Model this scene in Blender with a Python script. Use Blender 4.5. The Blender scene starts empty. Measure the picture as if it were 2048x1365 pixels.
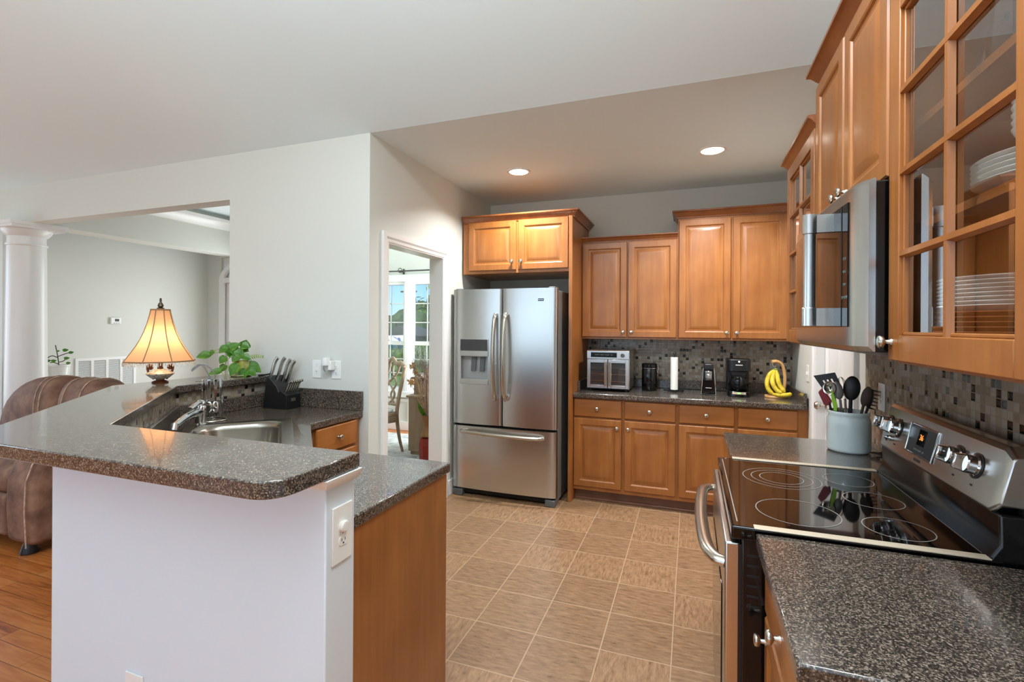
import bpy, bmesh, math, random
from mathutils import Vector as V, Matrix
random.seed(7)
sc = bpy.context.scene
COL = sc.collection
PI = math.pi

# ------------------------------------------------------------------ camera
def S(r, g, b):
    f = lambda c: (c/255/12.92) if c/255 <= .04045 else ((c/255+.055)/1.055)**2.4
    return (f(r), f(g), f(b), 1)
YAW, ROLL = .3505, .006
cam = bpy.data.objects.new('camera', bpy.data.cameras.new('camera'))
COL.objects.link(cam)
cr_ = V((math.cos(YAW), math.sin(YAW), 0)); cf_ = V((-math.sin(YAW), math.cos(YAW), 0)); cu_ = V((0, 0, 1))
rr_ = cr_*math.cos(ROLL) + cu_*math.sin(ROLL); uu_ = cu_*math.cos(ROLL) - cr_*math.sin(ROLL)
mw = Matrix((rr_, uu_, -cf_)).transposed().to_4x4(); mw.translation = V((0, 0, 1.47))
cam.matrix_world = mw
cam.data.sensor_width = 36; cam.data.lens = 980/2048*36
cam.data.shift_y = -28.5/2048
cam.data.clip_start = .02; cam.data.clip_end = 400
sc.camera = cam
# ------------------------------------------------------------------ colour management, sky, sun, daylight
sc.view_settings.view_transform = 'Standard'; sc.view_settings.look = 'None'
sc.view_settings.exposure = 0.42; sc.view_settings.gamma = 1.0; sc.view_settings.use_curve_mapping = False
sc.cycles.max_bounces = 10; sc.cycles.diffuse_bounces = 6; sc.cycles.glossy_bounces = 5
sc.cycles.transmission_bounces = 8; sc.cycles.transparent_max_bounces = 10
sc.cycles.caustics_reflective = False; sc.cycles.caustics_refractive = False
sc.cycles.sample_clamp_indirect = 6.0
w = bpy.data.worlds.new('sky'); sc.world = w; w.use_nodes = True
nt = w.node_tree; sky = nt.nodes.new('ShaderNodeTexSky'); sky.sky_type = 'NISHITA'
sky.sun_disc = False; sky.sun_elevation = math.radians(50); sky.sun_rotation = math.radians(60)
sky.dust_density = .3; sky.ozone_density = 3.0
hs = nt.nodes.new('ShaderNodeHueSaturation'); hs.inputs['Saturation'].default_value = 1.15
mul = nt.nodes.new('ShaderNodeMix'); mul.data_type = 'RGBA'; mul.blend_type = 'MULTIPLY'; mul.inputs[0].default_value = 1.0; mul.inputs[7].default_value = (.55, .80, 1.25, 1)
nt.links.new(sky.outputs[0], hs.inputs['Color']); nt.links.new(hs.outputs[0], mul.inputs[6]); nt.links.new(mul.outputs[2], nt.nodes['Background'].inputs[0])
nt.nodes['Background'].inputs[1].default_value = .14
def sun(rot, e, col):
    l = bpy.data.lights.new('sunlight', 'SUN'); l.energy = e; l.color = col; l.angle = .01
    o = bpy.data.objects.new('sunlight', l); o.rotation_euler = rot; o.location = (30, 0, 40); COL.objects.link(o)
sun((math.radians(35), math.radians(38), 0), 4.5, (1, .96, .88))
def area(name, loc, rot, sx, sy, e, col=(1, 1, 1)):
    l = bpy.data.lights.new(name, 'AREA'); l.shape = 'RECTANGLE'; l.size = sx; l.size_y = sy; l.energy = e; l.color = col
    o = bpy.data.objects.new(name, l); o.location = loc; o.rotation_euler = rot; COL.objects.link(o); return o
# daylight through the windows behind the camera and in the living room
area('window_daylight_rear', (-3.3, -3.28, 1.55), (PI/2, 0, 0), 6.0, 2.1, 37, (.84, .94, 1))
area('window_daylight_living', (-8.35, .4, 1.5), (PI/2, 0, -PI/2), 3.4, 2.0, 45, (.82, .94, 1))
area('dining_fill', (-.64, 5.45, 1.45), (PI/2, 0, PI/2),   .9, 1.5, 150, (.9, .97, 1))  # fill light added out of view to brighten the dining room
area('door_daylight_foyer', (-5.25, 4.93, 1.3), (PI/2, 0, PI), .9, 1.9, 22, (.9, .97, 1))
area('added_uplight', (-1.2, -.9, 1.9), (PI, 0, 0), 1.2, 1.2, 79, (.76, .92, 1))  # unseen uplight added to brighten the vault; no lamp stands here
for x_, y_ in ((-1.0, .9), (.0, .9)):      # added fill lights without fixtures, over the peninsula and the aisle
    area('vault_fill', (x_, y_, 3.2), (0, 0, 0),   .5, .5, 27, (.88, .95, 1))

# ------------------------------------------------------------------ mesh helpers
WL = {}
class B:
    def __init__(s): s.bm = bmesh.new()
    def vs(s, pts): return [s.bm.verts.new(p) for p in pts]
    def face(s, pts):
        try: return s.bm.faces.new(s.vs(pts))
        except ValueError: return None
    def box(s, x0, x1, y0, y1, z0, z1):
        v = s.vs([(x, y, z) for z in (z0, z1) for y in (y0, y1) for x in (x0, x1)])
        for f in ((0,2,3,1),(4,5,7,6),(0,1,5,4),(2,6,7,3),(0,4,6,2),(1,3,7,5)): s.bm.faces.new([v[i] for i in f])
        return s
    def hexa(s, p):   # 8 points ordered as box
        v = s.vs(p)
        for f in ((0,2,3,1),(4,5,7,6),(0,1,5,4),(2,6,7,3),(0,4,6,2),(1,3,7,5)): s.bm.faces.new([v[i] for i in f])
        return s
    def fbox(s, F, a0, a1, b0, b1, c0, c1):
        return s.hexa([F(a, b, c) for c in (c0, c1) for b in (b0, b1) for a in (a0, a1)])
    def loft(s, rings, closed=True, cap0=True, cap1=True):
        R = [s.vs(r) for r in rings]; n = len(R[0])
        for A, C in zip(R, R[1:]):
            for i in range(n if closed else n-1):
                j = (i+1) % n
                s.bm.faces.new([A[i], A[j], C[j], C[i]])
        if cap0: s.bm.faces.new(R[0][::-1])
        if cap1: s.bm.faces.new(R[-1])
        return s
    def prism(s, poly, z0, z1): return s.loft([[(x, y, z0) for x, y in poly], [(x, y, z1) for x, y in poly]])
    def extr(s, poly, d):
        d = V(d); return s.loft([[V(p) for p in poly], [V(p)+d for p in poly]])
    def cyl(s, p0, p1, r0, r1=None, n=20):
        return s.tube([p0, p1], [r0, r0 if r1 is None else r1], n)
    def tube(s, pts, r, n=8, closed=False, flat=1.0, up=None):
        pts = [V(p) for p in pts]; m = len(pts)
        rs = r if isinstance(r, (list, tuple)) else [r]*m
        rings = []; pu = None
        for i, p in enumerate(pts):
            if closed: t = pts[(i+1) % m]-pts[i-1]
            else: t = pts[min(i+1, m-1)]-pts[max(i-1, 0)]
            t = t.normalized() if t.length > 1e-9 else V((0, 0, 1))
            if pu is None:
                a = V(up) if up else (V((0, 0, 1)) if abs(t.z) < .9 else V((1, 0, 0)))
            else: a = pu
            u = (a-t*a.dot(t)).normalized(); q = t.cross(u); pu = u
            rings.append([p+(u*math.cos(k)*rs[i]+q*math.sin(k)*rs[i]*flat) for k in [2*PI*j/n for j in range(n)]])
        if closed: return s.loft(rings+[rings[0]], cap0=False, cap1=False)
        return s.loft(rings)
    def lathe(s, prof, c=(0,0,0), n=32, ax=None, caps=True, sx=1, sy=1):
        c = V(c); M = ax or Matrix.Identity(3)
        rings = [[c+M @ V((max(r, 1e-4)*math.cos(2*PI*k/n)*sx, max(r, 1e-4)*math.sin(2*PI*k/n)*sy, z)) for k in range(n)] for r, z in prof]
        return s.loft(rings, cap0=caps, cap1=caps)
    def ball(s, c, rx, ry=None, rz=None, n=16, m=10, e=1.0, rot=None):
        ry = ry or rx; rz = rz or rx; c = V(c); M = rot or Matrix.Identity(3)
        sg = lambda v: math.copysign(abs(v)**e, v)
        rings = []
        for j in range(m+1):
            t = -PI/2+PI*j/m; t = max(min(t, PI/2-.02), -PI/2+.02)
            rings.append([c+M @ V((rx*sg(math.cos(t))*sg(math.cos(2*PI*k/n)), ry*sg(math.cos(t))*sg(math.sin(2*PI*k/n)), rz*sg(math.sin(t)))) for k in range(n)])
        return s.loft(rings)
    def build(s, name, mat, parent=None, bevel=0, seg=2, ang=35, flat=False, kind=None, label=None):
        bm = s.bm; bmesh.ops.recalc_face_normals(bm, faces=bm.faces[:])
        xs = [v.co for v in bm.verts]
        lo = V([min(p[i] for p in xs) for i in range(3)]); hi = V([max(p[i] for p in xs) for i in range(3)])
        org = V(((lo.x+hi.x)/2, (lo.y+hi.y)/2, lo.z))
        for v in bm.verts: v.co -= org
        me = bpy.data.meshes.new(name); bm.to_mesh(me); bm.free()
        o = bpy.data.objects.new(name, me); COL.objects.link(o)
        if mat: me.materials.append(M[mat] if isinstance(mat, str) else mat)
        if not flat:
            me.shade_smooth(); me.set_sharp_from_angle(angle=math.radians(ang))
        if bevel:
            b = o.modifiers.new('edge', 'BEVEL'); b.width = bevel; b.segments = seg; b.limit_method = 'ANGLE'; b.angle_limit = math.radians(40)
            b.harden_normals = False
        if parent: o.parent = parent; o.location = org-WL[parent]
        else: o.location = org
        WL[o] = org
        if kind: o['kind'] = kind
        if label: o['label'] = label
        return o
def tag(o, label, cat, group=None):
    o['label'] = label; o['category'] = cat
    if group: o['group'] = group
    return o
def thing(name, label, cat, loc, group=None):
    o = bpy.data.objects.new(name, None); COL.objects.link(o); o.location = loc; o.empty_display_size = .05
    WL[o] = V(loc); return tag(o, label, cat, group)
def dup(root, loc, rotz=0, label=None, group=None):
    r = root.copy(); COL.objects.link(r); r.location = loc; r.rotation_euler = (0, 0, rotz)
    if label: r['label'] = label
    if group: r['group'] = group
    WL[r] = V(loc)
    for ch in list(root.children):
        c = ch.copy(); COL.objects.link(c); c.parent = r
        for g in ch.children:
            d = g.copy(); COL.objects.link(d); d.parent = c
    return r
def frame(o, u, n):
    o, u, n = V(o), V(u), V(n); z = V((0, 0, 1))
    return lambda a, b, c: o+u*a+z*b+n*c
def toR(d, up=(0, 0, 1)):   # 3x3 whose z axis is d
    d = V(d).normalized(); q = V(up) if abs(d.dot(V(up))) < .95 else V((1, 0, 0))
    x = q.cross(d).normalized(); y = d.cross(x)
    return Matrix((x, y, d)).transposed()
def words(txt, size, F, a, b, c, name, mat, parent, align='CENTER'):
    cu = bpy.data.curves.new(name, 'FONT'); cu.body = txt; cu.size = size; cu.align_x = align; cu.align_y = 'CENTER'; cu.extrude = .0004
    t = bpy.data.objects.new(name, cu)
    COL.objects.link(t); dg = bpy.context.evaluated_depsgraph_get()
    me = bpy.data.meshes.new_from_object(t.evaluated_get(dg)); bpy.data.objects.remove(t)
    b_ = B(); b_.bm.from_mesh(me); bpy.data.meshes.remove(me)
    for v in b_.bm.verts: v.co = F(a+v.co.x, b+v.co.y, c+v.co.z)
    return b_.build(name, mat, parent, flat=True)
def ease(pts, n=6):   # Catmull-Rom through points
    P = [V(p) for p in pts]; P = [P[0]*2-P[1]]+P+[P[-1]*2-P[-2]]; out = []
    for i in range(1, len(P)-2):
        for k in range(n):
            t = k/n
            out.append(.5*((2*P[i])+(P[i+1]-P[i-1])*t+(2*P[i-1]-5*P[i]+4*P[i+1]-P[i+2])*t*t+(3*P[i]-P[i-1]-3*P[i+1]+P[i+2])*t**3))
    return out+[P[-2]]

# ------------------------------------------------------------------ materials
M = {}
def base(name, col, rough=.5, metal=0, **k):
    m = bpy.data.materials.new(name); m.use_nodes = True; b = m.node_tree.nodes['Principled BSDF']
    b.inputs['Base Color'].default_value = S(*col); b.inputs['Roughness'].default_value = rough; b.inputs['Metallic'].default_value = metal
    for kk, v in k.items(): b.inputs[kk.replace('_', ' ')].default_value = v
    M[name] = m; return m, m.node_tree, b
def nd(t, typ, **k):
    n = t.nodes.new('ShaderNode'+typ)
    for a, v in k.items():
        if a.startswith('i_'):
            key = a[2:]; n.inputs[int(key) if key.isdigit() else key.replace('_', ' ')].default_value = v
        else: setattr(n, a, v)
    return n
def ramp(t, stops, interp='LINEAR'):
    r = t.nodes.new('ShaderNodeValToRGB'); r.color_ramp.interpolation = interp
    while len(r.color_ramp.elements) < len(stops): r.color_ramp.elements.new(.5)
    for e, (p, c) in zip(r.color_ramp.elements, stops): e.position = p; e.color = S(*c)
    return r
def objco(t, scale):
    tc = nd(t, 'TexCoord'); mp = nd(t, 'Mapping'); mp.inputs['Scale'].default_value = scale
    t.links.new(tc.outputs['Object'], mp.inputs['Vector']); return mp.outputs[0]
def wpos(t, scale=(1, 1, 1), loc=(0, 0, 0), rot=(0, 0, 0)):
    g = nd(t, 'NewGeometry'); mp = nd(t, 'Mapping'); mp.inputs['Scale'].default_value = scale
    mp.inputs['Location'].default_value = loc; mp.inputs['Rotation'].default_value = rot
    t.links.new(g.outputs['Position'], mp.inputs['Vector']); return mp.outputs[0]
def bump(t, b, src, st, dist=.002):
    n = nd(t, 'Bump'); n.inputs['Strength'].default_value = st; n.inputs['Distance'].default_value = dist
    t.links.new(src, n.inputs['Height']); t.links.new(n.outputs[0], b.inputs['Normal'])
def wood(name, c0, c1, c2, scale, rough=.37, coat=.22):
    m, t, b = base(name, c1, rough); b.inputs['Coat Weight'].default_value = coat; b.inputs['Coat Roughness'].default_value = .18
    n1 = nd(t, 'TexNoise', i_Scale=1.0, i_Detail=5.0, i_Roughness=.6, i_Distortion=.4); t.links.new(objco(t, scale), n1.inputs['Vector'])
    n2 = nd(t, 'TexNoise', i_Scale=6.0, i_Detail=2.0); t.links.new(objco(t, (1, 1, .6)), n2.inputs['Vector'])
    mx = nd(t, 'Math', operation='MULTIPLY_ADD'); mx.inputs[1].default_value = .55; t.links.new(n2.outputs[0], mx.inputs[0])
    ml = nd(t, 'Math', operation='MULTIPLY'); ml.inputs[1].default_value = .45; t.links.new(n1.outputs[0], ml.inputs[0]); t.links.new(ml.outputs[0], mx.inputs[2])
    r = ramp(t, [(.34, c0), (.5, c1), (.66, c2)]); t.links.new(mx.outputs[0], r.inputs[0]); t.links.new(r.outputs[0], b.inputs['Base Color'])
    return m
wood('maple', (140, 83, 34), (155, 95, 42), (168, 108, 53), (38, 38, 2.2))
wood('maple_across', (140, 83, 34), (155, 95, 42), (168, 108, 53), (2.2, 2.2, 38))
wood('maple_edge', (124, 68, 28), (138, 78, 36), (150, 90, 44), (30, 30, 2))
wood('toe_wood', (108, 70, 52), (122, 82, 62), (134, 94, 72), (3, 3, 30))
wood('pale_wood', (140, 118, 96), (158, 136, 112), (172, 150, 126), (30, 30, 2), .5, 0)
wood('light_wood', (196, 142, 84), (214, 162, 102), (226, 178, 120), (30, 30, 4), .45, .1)
wood('dark_wood', (52, 36, 26), (70, 50, 38), (86, 64, 50), (60, 60, 6), .55, 0)
def laminate(name, stops, rough):
    m, t, b = base(name, (80, 74, 70), rough); b.inputs['Coat Weight'].default_value = .48; b.inputs['Coat Roughness'].default_value = .05
    n1 = nd(t, 'TexVoronoi', i_Scale=340.0, i_Randomness=1.0); oc = objco(t, (1, 1, 1)); t.links.new(oc, n1.inputs['Vector'])
    sp_ = nd(t, 'SeparateColor'); t.links.new(n1.outputs['Color'], sp_.inputs[0])
    n2 = nd(t, 'TexNoise', i_Scale=420.0, i_Detail=2.0); t.links.new(oc, n2.inputs['Vector'])
    pw = nd(t, 'Math', operation='POWER'); pw.inputs[1].default_value = 1.5; t.links.new(sp_.outputs[0], pw.inputs[0])
    mxx = nd(t, 'Mix', data_type='FLOAT'); mxx.inputs[0].default_value = .35; t.links.new(pw.outputs[0], mxx.inputs[2]); t.links.new(n2.outputs[0], mxx.inputs[3])
    r = ramp(t, stops); t.links.new(mxx.outputs[0], r.inputs[0]); t.links.new(r.outputs[0], b.inputs['Base Color']); return m
laminate('laminate', [(.0, (20, 18, 17)), (.28, (48, 43, 39)), (.52, (86, 76, 68)), (.76, (132, 118, 105)), (1, (194, 180, 165))], .2)
# painted surfaces
def paint(name, col, rough=.6, bs=.15, sc_=90):
    m, t, b = base(name, col, rough)
    n = nd(t, 'TexNoise', i_Scale=float(sc_), i_Detail=2.0); t.links.new(wpos(t), n.inputs['Vector']); bump(t, b, n.outputs[0], bs, .001)
paint('wall_paint', (213, 214, 207)); paint('ceiling_paint', (230, 243, 246), .8, .45, 22); paint('trim_paint', (232, 232, 230), .3, 0)
paint('pony_paint', (218, 228, 236), .55)
# floor tile
m, t, b = base('floor_tile', (180, 140, 105), .34)
v = wpos(t, (1, 1, 1), (1.0, -2.24, 0))
br = nd(t, 'TexBrick', offset=0.0, squash=1.0, i_Scale=1.0, i_Mortar_Size=.0032, i_Mortar_Smooth=.25, i_Brick_Width=.3085, i_Row_Height=.3085)
br.inputs['Color1'].default_value = (0, 0, 0, 1); br.inputs['Color2'].default_value = (1, 1, 1, 1); br.inputs['Mortar'].default_value = (.5, .5, .5, 1)
t.links.new(v, br.inputs['Vector'])
na = nd(t, 'TexNoise', i_Scale=1.0, i_Detail=7.0, i_Roughness=.68); t.links.new(wpos(t, (14, 60, 1)), na.inputs['Vector'])
nb = nd(t, 'TexNoise', i_Scale=1.0, i_Detail=7.0, i_Roughness=.68); t.links.new(wpos(t, (60, 14, 1), (3, 5, 0)), nb.inputs['Vector'])
gt = nd(t, 'Math', operation='GREATER_THAN'); gt.inputs[1].default_value = .55; t.links.new(br.outputs['Color'], gt.inputs[0])
mx = nd(t, 'Mix', data_type='FLOAT'); t.links.new(gt.outputs[0], mx.inputs[0]); t.links.new(na.outputs[0], mx.inputs[2]); t.links.new(nb.outputs[0], mx.inputs[3])
r = ramp(t, [(.3, (96, 70, 46)), (.42, (134, 102, 73)), (.56, (153, 119, 88)), (.7, (166, 133, 103))]); t.links.new(mx.outputs[0], r.inputs[0])
hv = nd(t, 'HueSaturation'); t.links.new(r.outputs[0], hv.inputs['Color'])
mr = nd(t, 'MapRange'); mr.inputs[3].default_value = .88; mr.inputs[4].default_value = 1.1; t.links.new(br.outputs['Color'], mr.inputs[0]); t.links.new(mr.outputs[0], hv.inputs['Value'])
mg = nd(t, 'Mix', data_type='RGBA'); mg.inputs[7].default_value = S(176, 148, 118); t.links.new(br.outputs['Fac'], mg.inputs[0]); t.links.new(hv.outputs[0], mg.inputs[6])
t.links.new(mg.outputs[2], b.inputs['Base Color'])
iv = nd(t, 'Math', operation='SUBTRACT'); iv.inputs[0].default_value = 1.0; t.links.new(br.outputs['Fac'], iv.inputs[1]); bump(t, b, iv.outputs[0], .5, .003)
# hardwood
m, t, b = base('hardwood', (170, 100, 50), .28)
v = wpos(t, (1, 1, 1), (0, 0, 0), (0, 0, .0))
br = nd(t, 'TexBrick', offset=.37, i_Scale=1.0, i_Mortar_Size=.0012, i_Brick_Width=.9, i_Row_Height=.083)
br.inputs['Color1'].default_value = (0, 0, 0, 1); br.inputs['Color2'].default_value = (1, 1, 1, 1); t.links.new(v, br.inputs['Vector'])
na = nd(t, 'TexNoise', i_Scale=1.0, i_Detail=5.0, i_Distortion=1.2); t.links.new(wpos(t, (3, 42, 1)), na.inputs['Vector'])
ad = nd(t, 'Math', operation='MULTIPLY_ADD'); ad.inputs[1].default_value = .28; t.links.new(br.outputs['Color'], ad.inputs[0]); t.links.new(na.outputs[0], ad.inputs[2])
r = ramp(t, [(.35, (140, 72, 28)), (.58, (184, 106, 48)), (.85, (204, 130, 68))]); t.links.new(ad.outputs[0], r.inputs[0])
mg = nd(t, 'Mix', data_type='RGBA'); mg.inputs[7].default_value = S(80, 42, 20); t.links.new(br.outputs['Fac'], mg.inputs[0]); t.links.new(r.outputs[0], mg.inputs[6]); t.links.new(mg.outputs[2], b.inputs['Base Color'])
# mosaic tile
m, t, b = base('mosaic', (120, 110, 98), .2)
g = nd(t, 'NewGeometry'); sp = nd(t, 'SeparateXYZ'); t.links.new(g.outputs['Position'], sp.inputs[0])
u = nd(t, 'Math', operation='SUBTRACT'); t.links.new(sp.outputs[0], u.inputs[0]); t.links.new(sp.outputs[1], u.inputs[1])
us = nd(t, 'Math', operation='MULTIPLY_ADD'); us.inputs[1].default_value = 1/.0262; us.inputs[2].default_value = 200.3; t.links.new(u.outputs[0], us.inputs[0])
zs = nd(t, 'Math', operation='MULTIPLY_ADD'); zs.inputs[1].default_value = 1/.0262; zs.inputs[2].default_value = .18; t.links.new(sp.outputs[2], zs.inputs[0])
fl = [nd(t, 'Math', operation='FLOOR') for _ in (0, 1)]; fr = [nd(t, 'Math', operation='FRACT') for _ in (0, 1)]
for i, q in enumerate((us, zs)): t.links.new(q.outputs[0], fl[i].inputs[0]); t.links.new(q.outputs[0], fr[i].inputs[0])
cb = nd(t, 'CombineXYZ'); t.links.new(fl[0].outputs[0], cb.inputs[0]); t.links.new(fl[1].outputs[0], cb.inputs[1])
wn = nd(t, 'TexWhiteNoise', noise_dimensions='2D'); t.links.new(cb.outputs[0], wn.inputs['Vector'])
r = ramp(t, [(0, (30, 26, 24)), (.075, (92, 100, 98)), (.11, (136, 120, 100)), (.42, (150, 136, 118)), (.72, (160, 152, 138))], 'CONSTANT'); t.links.new(wn.outputs[0], r.inputs[0])
n1 = nd(t, 'TexNoise', i_Scale=60.0, i_Detail=3.0); t.links.new(wpos(t), n1.inputs['Vector'])
hv = nd(t, 'HueSaturation'); t.links.new(r.outputs[0], hv.inputs['Color'])
mr = nd(t, 'MapRange'); mr.inputs[3].default_value = .78; mr.inputs[4].default_value = 1.18; t.links.new(n1.outputs[0], mr.inputs[0]); t.links.new(mr.outputs[0], hv.inputs['Value'])
ed = []
for f in fr:
    a = nd(t, 'Math', operation='PINGPONG'); a.inputs[1].default_value = .5; t.links.new(f.outputs[0], a.inputs[0]); ed.append(a)
mn = nd(t, 'Math', operation='MINIMUM'); t.links.new(ed[0].outputs[0], mn.inputs[0]); t.links.new(ed[1].outputs[0], mn.inputs[1])
gf = nd(t, 'Math', operation='LESS_THAN'); gf.inputs[1].default_value = .045; t.links.new(mn.outputs[0], gf.inputs[0])
mg = nd(t, 'Mix', data_type='RGBA'); mg.inputs[7].default_value = S(140, 127, 112); t.links.new(gf.outputs[0], mg.inputs[0]); t.links.new(hv.outputs[0], mg.inputs[6]); t.links.new(mg.outputs[2], b.inputs['Base Color'])
dk = nd(t, 'Math', operation='LESS_THAN'); dk.inputs[1].default_value = .11; t.links.new(wn.outputs[0], dk.inputs[0])
hb = nd(t, 'MapRange', interpolation_type='SMOOTHSTEP'); hb.inputs[1].default_value = .03; hb.inputs[2].default_value = .3; t.links.new(mn.outputs[0], hb.inputs[0])
pm = nd(t, 'Math', operation='MULTIPLY_ADD'); pm.inputs[1].default_value = 3.0; pm.inputs[2].default_value = .4; t.links.new(dk.outputs[0], pm.inputs[0])
hm = nd(t, 'Math', operation='MULTIPLY'); t.links.new(hb.outputs[0], hm.inputs[0]); t.links.new(pm.outputs[0], hm.inputs[1]); bump(t, b, hm.outputs[0], .6, .0015)
# metals and plastics
def steel(name, col, rough, stretch):
    m, t, b = base(name, col, rough, 1.0)
    b.inputs['Anisotropic'].default_value = .3
steel('steel', (200, 202, 202), .27, (2, 2, 300)); steel('steel_y', (196, 194, 190), .25, (300, 2, 300))
steel('sink_steel', (160, 154, 144), .25, (90, 90, 90)); steel('nickel', (196, 190, 178), .26, (80, 80, 80))
base('chrome', (222, 224, 226), .06, 1.0); base('grey_enamel', (132, 130, 126), .35, .3); base('recess_grey', (168, 170, 170), .3, .2); base('knob_metal', (196, 178, 158), .28, 1.0)
base('black_glass', (7, 6, 6), .04, 0, Specular_IOR_Level=.38); base('black_plastic', (16, 16, 17), .35); base('black_gloss', (10, 10, 11), .12)
base('dark_panel', (62, 64, 66), .18); base('grey_plastic', (92, 96, 98), .4); base('white_plastic', (236, 236, 232), .35); base('ring_print', (150, 146, 140), .4)
base('cream_metal', (212, 196, 172), .4, .2); base('white_ceramic', (228, 228, 222), .12); base('sage_ceramic', (204, 216, 214), .14)
base('brown_ceramic', (156, 92, 56), .2); base('red_silicone', (128, 16, 28), .45); base('green_silicone', (140, 196, 40), .45); base('paper', (238, 236, 230), .9)
base('soft_black', (20, 20, 21), .42); base('slot_dark', (12, 11, 10), .7); base('gold_paint', (156, 116, 74), .4, .3); base('bronze', (120, 74, 46), .35, .7)
base('antique_brass', (92, 80, 66), .35, .9); base('red_lacquer', (150, 44, 36), .3); base('dark_lacquer', (70, 40, 36), .3); base('tape_white', (230, 222, 208), .6)
m, t, b = base('clear_glass', (255, 255, 255), .0); b.inputs['Transmission Weight'].default_value = 1.0; b.inputs['IOR'].default_value = 1.45
m, t, b = base('pane_glass', (255, 255, 255), .02)      # thin pane: mostly transparent with a mirror-like reflection
tr = nd(t, 'BsdfTransparent'); gl = nd(t, 'BsdfGlossy'); gl.inputs['Roughness'].default_value = .02; fz = nd(t, 'Fresnel'); fz.inputs[0].default_value = 1.5
bk = nd(t, 'NewGeometry'); fm = nd(t, 'Math', operation='SUBTRACT'); fm.inputs[0].default_value = 1.0; t.links.new(bk.outputs['Backfacing'], fm.inputs[1]); f2 = nd(t, 'Math', operation='MULTIPLY'); t.links.new(fm.outputs[0], f2.inputs[0]); f3 = nd(t, 'Math', operation='MULTIPLY'); f3.inputs[1].default_value = 3.0; t.links.new(fz.outputs[0], f3.inputs[0]); t.links.new(f3.outputs[0], f2.inputs[1])
mxs = nd(t, 'MixShader'); t.links.new(f2.outputs[0], mxs.inputs[0]); t.links.new(tr.outputs[0], mxs.inputs[1]); t.links.new(gl.outputs[0], mxs.inputs[2]); t.links.new(mxs.outputs[0], t.nodes['Material Output'].inputs['Surface'])
m, t, b = base('dark_glass', (30, 30, 32), .04); b.inputs['Transmission Weight'].default_value = .55; b.inputs['IOR'].default_value = 1.3
def emit(name, col, st):
    m, t, b = base(name, col, .5); b.inputs['Emission Color'].default_value = S(*col); b.inputs['Emission Strength'].default_value = st
emit('lamp_lens', (255, 246, 230), 6.0); emit('amber_digits', (255, 150, 60), .8); emit('green_digits', (120, 240, 90), 1.2); emit('grey_digits', (90, 100, 96), .25)
m, t, b = base('lampshade_cloth', (246, 208, 150), .8)
tl = nd(t, 'BsdfTranslucent'); tl.inputs[0].default_value = S(248, 202, 152); df = nd(t, 'BsdfDiffuse'); df.inputs[0].default_value = S(238, 200, 160)
mxs = nd(t, 'MixShader'); mxs.inputs[0].default_value = .6; t.links.new(df.outputs[0], mxs.inputs[1]); t.links.new(tl.outputs[0], mxs.inputs[2]); t.links.new(mxs.outputs[0], t.nodes['Material Output'].inputs['Surface'])
base('shade_trim', (150, 112, 76), .7); base('bead', (236, 226, 206), .15, 0, Transmission_Weight=.4)
def blotch(name, cols, scale, rough, bs=0, det=4.0):
    m, t, b = base(name, cols[1], rough)
    n = nd(t, 'TexNoise', i_Scale=float(scale), i_Detail=det, i_Roughness=.6); t.links.new(objco(t, (1, 1, 1)), n.inputs['Vector'])
    r = ramp(t, [(.32, cols[0]), (.5, cols[1]), (.68, cols[2])]); t.links.new(n.outputs[0], r.inputs[0]); t.links.new(r.outputs[0], b.inputs['Base Color'])
    if bs: bump(t, b, n.outputs[0], bs, .01)
blotch('suede', [(92, 62, 46), (122, 88, 68), (146, 110, 86)], 7, .75, .1); blotch('stone', [(150, 140, 126), (188, 180, 168), (216, 210, 198)], 9, .8, .5)
blotch('leaf', [(36, 86, 12), (68, 124, 22), (122, 162, 42)], 14, .38); blotch('leaf_pale', [(110, 140, 40), (136, 160, 52), (160, 178, 70)], 20, .45)
blotch('banana_skin', [(186, 160, 24), (220, 190, 44), (232, 206, 70)], 18, .45); base('banana_tip', (110, 130, 40), .5)
blotch('pot_glaze', [(150, 146, 40), (186, 182, 96), (206, 206, 176)], 9, .15); blotch('silver_mosaic', [(120, 116, 104), (200, 194, 178), (236, 230, 214)], 60, .25, .3)
blotch('dried_stem', [(150, 120, 100), (180, 150, 128), (206, 180, 158)], 30, .8); blotch('dried_bloom', [(168, 120, 70), (200, 160, 110), (220, 190, 150)], 40, .8); base('dried_mauve', (128, 104, 100), .85); base('dried_grey', (176, 184, 178), .85)
blotch('rug_pile', [(150, 158, 162), (204, 206, 204), (226, 226, 220)], 9, .95, .2); blotch('lawn', [(60, 96, 36), (84, 120, 48), (110, 140, 64)], 2, .9)
blotch('hedge_leaf', [(20, 36, 10), (60, 86, 28), (104, 128, 50)], 7, .8, .3, 8.0); blotch('forest', [(20, 42, 20), (40, 70, 34), (66, 98, 48)], .35, .9, .3, 9.0)
base('teal_siding', (40, 92, 92), .7); base('roof_white', (206, 200, 196), .7); base('bark', (64, 50, 40), .9); base('dark_siding', (60, 66, 60), .8); base('cord_metal', (86, 84, 80), .4, .8)
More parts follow.
